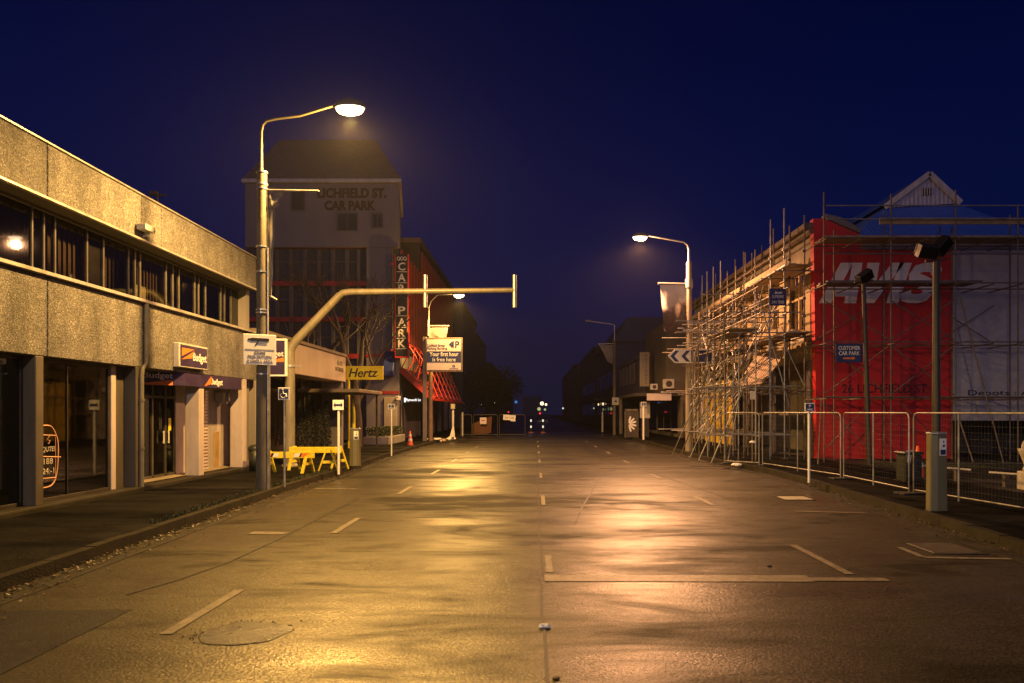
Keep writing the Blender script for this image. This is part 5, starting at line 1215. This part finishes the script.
fence((5.95, 21.55), (6.82, 20.7), 'short wire fence panel closing the scaffold corner at the kerb', False)
post_sign(809, 15.95, 403, 411.5, .23, 'parking_sign', 'small blue sign on white post in front of the wire fence', 'sign', dr_panel, 'white', .032)
for px, py, r_, lab in ((737, 463, .12, 'white crumpled bag at the foot of the fence corner'), (753, 442, .09, 'small white rag hung on the fence corner post')):
    Y = 21.3; b = MB(); crumple(b, (gx(px, Y), Y, gz(py, Y) if py < 450 else .1), r_, px, .5); tag(b.build('bag', M['white']), lab, 'bag')

# ================================================================== SECOND LAMP (road side of scaffold)
YL2 = 28.5; xp = gx(689, YL2); c2 = V((gx(640, YL2), YL2, gz(237, YL2)))
t = thing('street_lamp', 'lit street lamp with white banner on pole among the scaffold tubes', 'street lamp', (xp, YL2, .11), 'street lamps along the kerb')
b = MB(); b.tube([(xp, YL2, .0), (xp, YL2, 6), (xp, YL2, gz(262, YL2))], [.15, .125, .11], 12); b.build('pole', mat('pale concrete pole', (.34, .28, .2), .7, var=.35, streak=True), t)  # pale tan concrete with streaks
b = MB(); b.tube([(xp, YL2, gz(268, YL2)), (xp, YL2, gz(250, YL2)), (xp - .06, YL2, gz(245, YL2)), (xp - .22, YL2, gz(242, YL2)), (c2.x + .3, YL2, c2.z + .07)], [.06, .05, .045, .042, .035], 10); b.build('arm', M['galv'], t)
b = MB(); b.tube([(xp - .1, YL2, gz(284, YL2)), (gx(658, YL2), YL2, gz(283.5, YL2))], .045, 8); b.tube([(xp, YL2, gz(288, YL2)), (xp, YL2, gz(279, YL2))], .16, 10); b.build('banner_arm', M['galv'], t)
lantern(t, c2, M['lampglow_pink'], -1)
lamp_light('sodium_light', c2, 7000, (1, .46, .2))
t = thing('white_banner', 'long white banner darkening to brown hanging from the lamp beside the scaffold', 'banner', (gx(674, YL2), YL2, gz(330, YL2)))
bm_, nt, bb = newmat('printed banner')
tc = node(nt, 'ShaderNodeTexCoord'); sx = node(nt, 'ShaderNodeSeparateXYZ'); link(nt, tc.outputs['Object'], sx.inputs[0])
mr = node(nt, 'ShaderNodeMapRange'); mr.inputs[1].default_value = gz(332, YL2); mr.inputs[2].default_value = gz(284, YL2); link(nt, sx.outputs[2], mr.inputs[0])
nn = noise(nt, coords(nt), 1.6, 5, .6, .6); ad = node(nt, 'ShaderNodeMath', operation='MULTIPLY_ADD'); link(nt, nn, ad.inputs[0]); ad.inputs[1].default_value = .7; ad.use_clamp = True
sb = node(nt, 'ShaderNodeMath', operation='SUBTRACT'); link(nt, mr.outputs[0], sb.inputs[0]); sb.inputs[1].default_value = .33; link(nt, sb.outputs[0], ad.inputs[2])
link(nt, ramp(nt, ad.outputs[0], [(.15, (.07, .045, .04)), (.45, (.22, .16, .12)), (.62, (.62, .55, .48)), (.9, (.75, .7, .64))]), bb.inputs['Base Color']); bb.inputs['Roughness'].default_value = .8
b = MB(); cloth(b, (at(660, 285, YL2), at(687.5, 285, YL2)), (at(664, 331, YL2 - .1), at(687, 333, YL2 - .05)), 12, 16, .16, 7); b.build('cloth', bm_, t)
# direction arrow sign
Y = 27.9; f = frame((gx(690, Y), Y - .05, gz(356.3, Y)), (0, -1, 0))
t = thing('arrow_sign', 'white and blue chevron parking sign pointing left on the scaffold side lamp', 'sign', (gx(690, Y), Y, gz(363, Y)))
hw, hh = .92, .28
fpoly(f, [(-hw, 0), (-hw + .28, hh), (hw, hh), (hw, -hh), (-hw + .28, -hh)], .03).build('plate', M['white'], t)
g_ = f @ Matrix.Translation((0, 0, .031))
for o_ in (.1, .55): fpoly(g_, [(-hw + o_, 0), (-hw + o_ + .2, hh*.8), (-hw + o_ + .36, hh*.8), (-hw + o_ + .16, 0), (-hw + o_ + .36, -hh*.8), (-hw + o_ + .2, -hh*.8)]).build('chevron', M['navy'], t)
fpoly(g_, [(-hw + .95, -hh*.85), (hw - .05, -hh*.85), (hw - .05, hh*.85), (-hw + .95, hh*.85)], .003).build('panel', M['navy'], t); text('P', g_ @ Matrix.Translation((.25, 0, .004)), M['white'], t, height=.38, bold=.03)
b = MB(); b.box(-.3, .3, 0, .01, 0, .01); b = MB(); b.tube([(gx(690, Y), Y - .04, gz(356.3, Y)), (xp, YL2 - .12, gz(356.3, Y))], .03, 6); b.build('bracket', M['galv'], t)

# ================================================================== FAR STREET, scaffold side
d1 = thing('veranda_shop', 'dark narrow shop with veranda, pink sign panel and air conditioners', 'building', (9, 48, 0))
b = MB(); b.box(8.25, 18, 43, 51.2, 2.9, gz(340, 48.7) + .6); b.box(9.2, 18, 43, 51.2, .1, 2.9); b.prism([(8.25, 43, gz(340, 48.7) + .6), (8.25, 51.2, gz(340, 48.7) + .6), (8.25, 43, gz(333, 43) + .8)], (9, 0, 0)); b.build('wall', mat('dark olive render', (.1, .085, .065), .8, var=.3, scale=.7), d1, .02)
b = MB(); b.box(8.25 - 1.9, 9.19, 43.1, 51.6, 2.75, 2.95); b.build('veranda', M['dkwall'], d1, .02)
b = MB(); x0, x1 = gx(647, 43), gx(671.5, 43); b.box(x0, x1, 43.02, 43.09, gz(400.5, 43), gz(393.5, 43)); b.build('name_panel', M['pinkboard'], d1, .01)
for px, q_ in ((668, 1.), (653.5, .62)): Y = 43.; b = MB(); p = at(px, 384 if q_ == 1 else 387, Y); b.box(p.x - .33*q_ - .02, p.x + .33*q_, Y - .35, Y - .01, p.z - .3*q_, p.z + .3*q_); a_ = b.build('air_conditioner', M['offwhite'], d1, .02); MB().lathe([(.001, 0), (.2*q_, 0)], (0, 0, 0), 14).xform(Matrix.Translation((p.x, Y - .353, p.z)) @ Matrix.Rotation(R(90), 4, 'X')).build('fan_grille', M['dkframe'], a_); b = None
b = MB()
for y in (44, 46.5, 49): MB().box(9.13, 9.19, y, y + 1.8, .4, 2.5).build('window', M['glass'], d1)
MB().box(9.3, 10.1, 42.95, 42.99, .15, 2.3).build('door', M['dkframe'], d1)
Y = 47.; x0, x1 = gx(640, Y), gx(649.5, Y); t = thing('vertical_sign', 'tall cream vertical sign with faded lettering standing out over the far shops', 'shop sign', (7.5, Y, gz(386, Y)))
b = MB(); b.box(x0, x1, Y, Y + .2, gz(386.5, Y), gz(352, Y)); b.build('board', M['cream'], t, .02)
for k, ch in enumerate('ANTIQUES'): text(ch, frame(((x0+x1)/2 + .1, Y - .003, gz(355.5 + k*3.9, Y)), (0, -1, 0)), M['soffit'], t, height=.17)
b = MB(); b.tube([(x1, Y + .1, gz(360, Y)), (8.25, Y + .1, gz(360, Y))], .04, 6); b.tube([(x1, Y + .1, gz(380, Y)), (8.25, Y + .1, gz(380, Y))], .04, 6); b.build('bracket', M['dkframe'], t)
d2 = thing('pale_shop', 'two storey pale rendered shop with three upper windows and a street veranda', 'building', (8.6, 58, 0))
Xb = 8.25; b = MB(); b.box(Xb, 18, 51.3, 68, 3.0, gz(357, 52)); b.box(Xb + 1, 18, 51.3, 68, .1, 3.0); b.build('wall', M['grey'], d2, .02)
b = MB(); b.box(Xb - .1, 18, 51.25, 68.1, gz(357, 52) + .003, gz(357, 52) + .3); b.build('cornice', M['grey'], d2, .02)
for k in range(5): y = 56.5 + k*2.2; b = MB(); b.box(Xb - .04, Xb - .002, y, y + 1.3, 4.2, 5.8); w = b.build('window', M['curtain'], d2); b = MB(); b.box(Xb - .07, Xb - .041, y - .06, y + 1.36, 4.12, 4.2); b.build('sill', M['offwhite'], w)
b = MB(); b.box(Xb - 1.7, Xb + .9, 52.2, 68, 2.85, 2.995); b.build('veranda', M['dkwall'], d2)
MB().box(Xb + .9, Xb + .98, 52, 55, .4, 2.6).build('shop_window', M['glass'], d2); MB().box(Xb + .9, Xb + .98, 57, 62, .4, 2.6).build('shop_window', M['glass'], d2)
far = [('mansard_block', 'wide dark blue mansard roofed block far along the scaffold side', 8.3, 24, 72, 92, 9.4, 'dkblue'), ('far_block', 'dark square block past the mansard roof on the scaffold side', 8.3, 24, 94, 125, 10.5, 'dkwall'), ('far_block', 'lowest dark block at the end of the scaffold side', 7.6, 24, 128, 190, 10.5, 'dkwall'),
       ('far_block', 'tall slate blue block just past the red awning', -20, -7.4, 70, 86, 12.6, 'dkblue'), ('far_block', 'stepped dark block beyond the tall slate blue one', -22, -7.6, 88, 106, 11.6, 'dkblue'), ('far_block', 'long dark block behind the far road closure', -22, -7.2, 110, 150, 9.5, 'dkwall'), ('far_block', 'dim block closing the far left end of the street', -24, -7, 155, 220, 9.5, 'dkwall'), ('far_block', 'distant dim tower block on the street axis', -6, 3, 330, 350, 9.0, 'dkblue')]
for nm, lab, x0, x1, y0, y1, h, m_ in far:
    t = thing(nm, lab, 'building', ((x0+x1)/2, y0, 0)); b = MB(); b.box(x0, x1, y0, y1, 0, h); b.build('wall', M[m_], t, .05)
    if nm == 'mansard_block':
        b = MB(); b.add([(x0, y0, h), (x1, y0, h), (x1, y1, h), (x0, y1, h), (x0 + 1.8, y0 + 1.8, h + 2.6), (x1, y0 + 1.8, h + 2.6), (x1, y1, h + 2.6), (x0 + 1.8, y1, h + 2.6)], [(0,1,5,4),(2,3,7,6),(3,0,4,7),(4,5,6,7)]); b.build('roof', M['dkblue'], t)
        b = MB(); b.box(x0 - .3, x1, y0 - .3, y1, h - .25, h - .003); b.build('cornice', M['dkblue'], t); b = MB(); b.box(x0 - 2, x0, y0 + 1, y1, 3.0, 3.2); b.build('veranda', M['dkblue'], t)
    else:
        b = MB(); b.box(x0 - .15, x1 + .15, y0 - .15, y1, h + .003, h + .3); b.build('cornice', M[m_], t)
    xs_ = x0 if x0 > 0 else x1; sg = -1 if x0 > 0 else 1
    if abs(x1 - x0) > 9.5 and y0 < 120:
        for k in range(int((y1 - y0) / 3)):
            for zz in (1.2, 4.4) if h > 6 else (1.2,):
                MB().box(xs_ + sg*.01, xs_ + sg*.05, y0 + 1 + k*3, y0 + 2.6 + k*3, zz, zz + 1.7).build('window', M['glass'], t)
# far dark street tree
def leafy(x, Y, h, r_, label, seed):
    t = thing('street_tree', label, 'tree', (x, Y, .1), 'dark far street trees'); b = MB(); b.tube([(x, Y, .1), (x, Y, h*.5)], [.2, .12], 7); b.build('trunk', M['bark'], t)
    rr0 = random.Random(seed); cl_ = [(V((x + rr0.gauss(0, r_*.45), Y + rr0.gauss(0, r_*.45), h*.62 + rr0.gauss(0, h*.15))), r_*rr0.uniform(.3, .55)) for _ in range(12)]; b = MB()
    def fn(rr): c_, q = rr.choice(cl_); d_ = V((rr.gauss(0,1), rr.gauss(0,1), rr.gauss(0,1))).normalized() * q * rr.random()**.4; return c_ + d_
    leaf_cloud(b, fn, 2500, .16, seed); b.build('crown', M['cypress'], t)
leafy(-5.6, 78, 8.3, 2.6, 'nearer dark tree behind the far road closure', 1); leafy(-5.4, 100, 7.5, 2.5, 'farther dark tree behind the far road closure', 2)
# unlit lamp far on scaffold side
Y = 52.; x = gx(614.5, Y); t = thing('street_lamp', 'unlit street lamp with faint banner by the far shops', 'street lamp', (x, Y, .11), 'street lamps along the kerb')
b = MB(); b.tube([(x, Y, 0), (x, Y, gz(340, Y))], [.14, .1], 8); b.build('pole', M['timberpole'], t); b = MB(); b.tube([(x, Y, gz(342, Y)), (x, Y, gz(325, Y)), (x - .3, Y, gz(324, Y)), (gx(588, Y), Y, gz(321, Y))], .045, 6); b.build('arm', M['galv'], t)
b = MB(); b.box(gx(585, Y), gx(591, Y), Y - .12, Y + .12, gz(322, Y), gz(320, Y)); b.build('hood', M['lampmetal'], t, .03); b = MB(); b.tube([(x, Y, gz(343.5, Y)), (gx(598, Y), Y, gz(344, Y))], .05, 6); b.build('banner_arm', M['galv'], t)
t = thing('faint_banner', 'small ragged grey banner on the unlit lamp', 'banner', (x - .6, Y, gz(358, Y))); b = MB(); cloth(b, (at(599, 345, Y), at(613, 345, Y)), (at(608, 362, Y), at(613, 364, Y)), 6, 8, .2, 4); b.build('cloth', M['cloth'], t)
Y = 51.8; t = thing('lamp_notice', 'small square white notice on the unlit lamp', 'sign', (gx(615.5, Y), Y, gz(405, Y))); b = MB(); b.box(gx(612, Y), gx(619.5, Y), Y - .03, Y, gz(405, Y), gz(397.5, Y)); b.build('plate', M['offwhite'], t, .01); fpoly(frame((gx(615.7, Y), Y - .032, gz(401, Y)), (0, -1, 0)), [(-.12, -.1), (0, .12), (.12, -.1)]).build('pictogram', M['black'], t)
Y = 51.; t = thing('timber_post', 'short thick timber post beside the unlit lamp', 'post', (gx(621, Y), Y, .11)); b = MB(); b.tube([(gx(621, Y), Y, .1), (gx(621, Y), Y, gz(399, Y))], .15, 10); b.build('shaft', M['timberpole'], t); b = MB(); b.lathe([(.17, 0), (.17, .1), (.001, .16)], (gx(621, Y), Y, gz(399, Y)), 10); b.build('cap', M['dkwall'], t)
t = thing('bollard', 'slim white bollard on the far right kerb', 'bollard', (gx(602.5, 56), 56, .11)); b = MB(); b.tube([(gx(602.5, 56), 56, .1), (gx(602.5, 56), 56, gz(412, 56))], .08, 8); b.build('shaft', M['offwhite'], t); MB().lathe([(.085, 0), (.05, .05), (.001, .06)], (gx(602.5, 56), 56, gz(412, 56)), 8).build('cap', M['offwhite'], t)
post_sign(643.5, 40., 402, 406.5, .3, 'parking_sign', 'small blue sign on white post near the flower painted box', 'sign', dr_panel, 'white', .055)
Y = 44.; t = thing('painted_box', 'dark utility box painted with white flower petals by the far kerb', 'utility box', (gx(631, Y), Y, .11)); x0, x1 = gx(625.5, Y), gx(637.5, Y)
b = MB(); b.box(x0, x1, Y, Y + .5, .1, gz(411, Y)); b.build('cabinet', M['dkwall'], t, .02); b = MB(); b.box(x0 - .05, x0 - .003, Y - .04, Y + .1, .1, gz(409.5, Y)); b.box(x1 + .003, x1 + .05, Y - .04, Y + .1, .1, gz(409.5, Y)); b.box(x0 - .05, x1 + .05, Y - .04, Y + .1, gz(411, Y) + .003, gz(409, Y)); b.build('frame', M['timberpole'], t)
f = frame((gx(628.5, Y), Y - .003, gz(424, Y)), (0, -1, 0))
for k, a in enumerate((75, 45, 18, -12, -42, -72)):
    Rm = Matrix.Rotation(R(a), 4, 'Z'); b = fpoly(f @ Rm, [(.06, -.015), (.28, -.06), (.5, -.05), (.52, .0), (.5, .05), (.28, .06), (.06, .015)]); b.build('petal', M['white'], t)
t = thing('shop_poster', 'pale poster leaning below the far veranda', 'poster', (gx(647, 45), 45, .2)); b = MB(); b.box(gx(640, 45), gx(650, 45), 45, 45.05, gz(418, 45), gz(402, 45)); b.build('sheet', M['offwhite'], t); b = MB(); b.box(gx(641, 45), gx(649, 45), 45.01, 45.06, .1, gz(418, 45)); b.build('stand', M['dkwall'], t)

# ================================================================== FAR ROAD CLOSURE
lab = ['far wire fence panel with an orange sheet and small notice', 'far wire fence panel carrying the wide white closure sign', 'far wire fence panel nearest the dark parking block kerb']
for (a, c_), l_ in zip(((473, 498), (499, 525.5), (460, 472)), lab): fence((gx(a, 50), 50), (gx(c_, 50), 50), l_, False, 'far fence panels closing the street', 1.55, False, 'dkframe', 0., .03)
Y = 50.2; t = thing('orange_sheet', 'dull orange sheet hung behind the far wire fence', 'sheet', (gx(481, Y), Y, .3)); b = MB(); cloth(b, (at(471.5, 424, Y), at(492, 416, Y)), (at(472, 435, Y), at(491, 433, Y)), 10, 6, .08, 5); b.build('cloth', mat('dull orange mesh', (.11, .04, .012), .8), t)
Y = 49.9; t = thing('closure_notice', 'small square pale notice on the orange sheet fence', 'sign', (gx(483.5, Y), Y, .8)); b = MB(); b.box(gx(480, Y), gx(486.5, Y), Y - .02, Y, gz(424, Y), gz(417.5, Y)); b.build('plate', M['pinkboard'], t); fpoly(frame((gx(483.2, Y), Y - .022, gz(420.5, Y)), (0, -1, 0)), [(-.15, -.03), (.15, -.03), (.15, .03), (-.15, .03)]).build('rule', M['redband'], t)
t = thing('closure_sign', 'wide white closure sign tilted on the far wire fence', 'sign', (gx(509, Y), Y, 1)); f = frame((gx(509.5, Y), Y - .002, gz(418, Y)), (0, -1, 0)) @ Matrix.Rotation(R(-4), 4, 'Z')
fpoly(f, [(-.46, -.16), (.1, -.16), (.1, -.22), (.44, -.22), (.44, .22), (-.46, .22)], .02).build('plate', M['white'], t); text('ROAD CLOSED', f @ Matrix.Translation((0, .02, .022)), M['black'], t, width=.7, height=.13)
for px, l_ in ((531, 'left one of two slim posts with paired glowing white reflectors mid street'), (543, 'right one of two slim posts with paired glowing white reflectors mid street')):
    Y = 58.; x = gx(px, Y); t = thing('marker_post', l_, 'marker post', (x, Y, 0), 'paired reflector marker posts at the far closure'); b = MB(); b.box(x - .07, x + .07, Y - .03, Y + .03, 0, 1.25); b.build('post', M['dirt'], t, .01); b = MB(); b.box(x - .2, x + .2, Y - .2, Y + .2, 0, .06); b.build('foot', M['cone'], t)
    for z in (1.02, .5): b = MB(); b.box(x - .06, x + .06, Y - .045, Y - .031, z - .09, z + .09); b.build('lamp', M['farwhite'], t)  # reflector squares, given a glow of their own
def far_lamp(px, py, Y, r_, m_, label, nm='distant_lamp'):
    p = at(px, py, Y); t = thing(nm, label, 'lamp', (p.x, Y, 0), 'tiny lamps far down the street'); MB().lathe([(.001, -r_), (r_*.7, -r_*.7), (r_, 0), (r_*.7, r_*.7), (.001, r_)], p, 10).build('globe', M[m_], t)
    b = MB(); b.tube([(p.x, Y + .1, 0), (p.x, Y + .1, p.z)], .06, 6); b.build('post', M['dkframe'], t)
far_lamp(542, 403.5, 150, .42, 'farwarm', 'brightest warm lamp far down the street axis'); far_lamp(546, 404.5, 152, .26, 'farwarm', 'smaller warm lamp just right of the brightest one')
far_lamp(540, 413.3, 140, .22, 'farred', 'red lamp below the brightest far lamp'); far_lamp(539, 409, 142, .38, 'fargreen', 'dull greenish lamp just above the red one'); far_lamp(545, 409.5, 143, .25, 'fargreen', 'dull greenish lamp under the smaller warm one')
far_lamp(495, 403.5, 110, .22, 'farwhite', 'white lamp left of the far blue one'); far_lamp(516, 402, 120, .26, 'farblue', 'blue lamp far down by the dark trees'); far_lamp(508.5, 412, 120, .14, 'farred', 'tiny red lamp below the far blue one'); far_lamp(563, 408.3, 130, .17, 'farwhite', 'lone white lamp on the far scaffold side')
far_lamp(454, 413, 66, .01, 'farwhite', 'tiny dot lamp') if False else None

# ================================================================== THIN HAZE ADDED FOR A GLOW ROUND THE LAMPS
hz = bpy.data.materials.new('lamp glow haze'); hz.use_nodes = True; nt = hz.node_tree; nt.nodes.clear()
o_ = node(nt, 'ShaderNodeOutputMaterial'); pv = node(nt, 'ShaderNodeVolumePrincipled')
pv.inputs['Color'].default_value = (.9, .9, .92, 1); pv.inputs['Density'].default_value = .00024; pv.inputs['Anisotropy'].default_value = .58
link(nt, pv.outputs[0], o_.inputs['Volume']); hz.cycles.volume_sampling = 'EQUIANGULAR'; hz.cycles.homogeneous_volume = True
MB().box(-125, 125, -65, 485, -1.06, 20.5).build('haze', hz, kind='stuff')
# ================================================================== CAMERA, SKY, SUN
cam = bpy.data.cameras.new('camera'); co = bpy.data.objects.new('camera', cam); C.objects.link(co)
co.location = (0, 0, H); co.rotation_euler = (R(90), 0, 0)
cam.sensor_width = 36; cam.lens = F / 1024 * 36; cam.shift_x = -(HX - 512) / 1024; cam.shift_y = (HY - 341.5) / 1024; cam.clip_end = 4000; cam.clip_start = .05
S.camera = co
W = bpy.data.worlds.new('World'); S.world = W; W.use_nodes = True; nt = W.node_tree
bg = nt.nodes['Background']
SUN_EL, SUN_ROT = R(-1.6), R(150)
sky = node(nt, 'ShaderNodeTexSky', sky_type='NISHITA'); sky.sun_disc = False; sky.sun_elevation = SUN_EL; sky.sun_rotation = SUN_ROT
sky.ozone_density = 3.0; sky.air_density = 1.2; sky.dust_density = .6
# deep dusk: tint of the evening sky, a little purple where the town glow reaches the horizon
tcw = node(nt, 'ShaderNodeTexCoord'); sxw = node(nt, 'ShaderNodeSeparateXYZ'); link(nt, tcw.outputs['Generated'], sxw.inputs[0])
tint = ramp(nt, sxw.outputs[2], [(.0, (.09, .14, .6)), (.15, (.06, .13, .8)), (.4, (.01, .09, .8)), (.7, (.004, .045, .45)), (1., (.05, .05, .45))])
glow = ramp(nt, sxw.outputs[2], [(.0, (.034, .042, .2)), (.15, (.012, .03, .24)), (.45, (.0, .012, .11)), (1., (.0, .006, .06))])   # town glow low over the roofs
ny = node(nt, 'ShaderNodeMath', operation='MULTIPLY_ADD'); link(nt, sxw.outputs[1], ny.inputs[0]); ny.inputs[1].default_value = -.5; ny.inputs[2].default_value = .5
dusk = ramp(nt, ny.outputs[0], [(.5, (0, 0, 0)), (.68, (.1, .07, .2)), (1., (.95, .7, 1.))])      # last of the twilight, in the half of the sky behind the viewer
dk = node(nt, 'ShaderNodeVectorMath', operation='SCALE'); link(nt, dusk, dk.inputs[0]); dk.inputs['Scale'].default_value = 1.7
base = mixc(nt, 1., mixc(nt, 1., sky.outputs[0], tint, 'MULTIPLY'), glow, 'ADD')
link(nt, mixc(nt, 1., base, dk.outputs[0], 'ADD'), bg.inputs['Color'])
bg.inputs['Strength'].default_value = .12
sl = bpy.data.lights.new('sun', 'SUN'); sl.energy = .012; sl.angle = R(20); sl.color = (.45, .55, 1)
so = bpy.data.objects.new('sun', sl); C.objects.link(so); so.rotation_euler = (R(70), 0, R(20))
vs = S.view_settings; vs.view_transform = 'Standard'; vs.look = 'None'; vs.exposure = 0; vs.gamma = 1; vs.use_curve_mapping = False
S.cycles.use_denoising = True; S.cycles.use_adaptive_sampling = False; S.cycles.denoising_prefilter = 'ACCURATE'
S.cycles.max_bounces = 6; S.cycles.transparent_max_bounces = 12
S.cycles.sample_clamp_indirect = 2.5; S.cycles.volume_bounces = 0
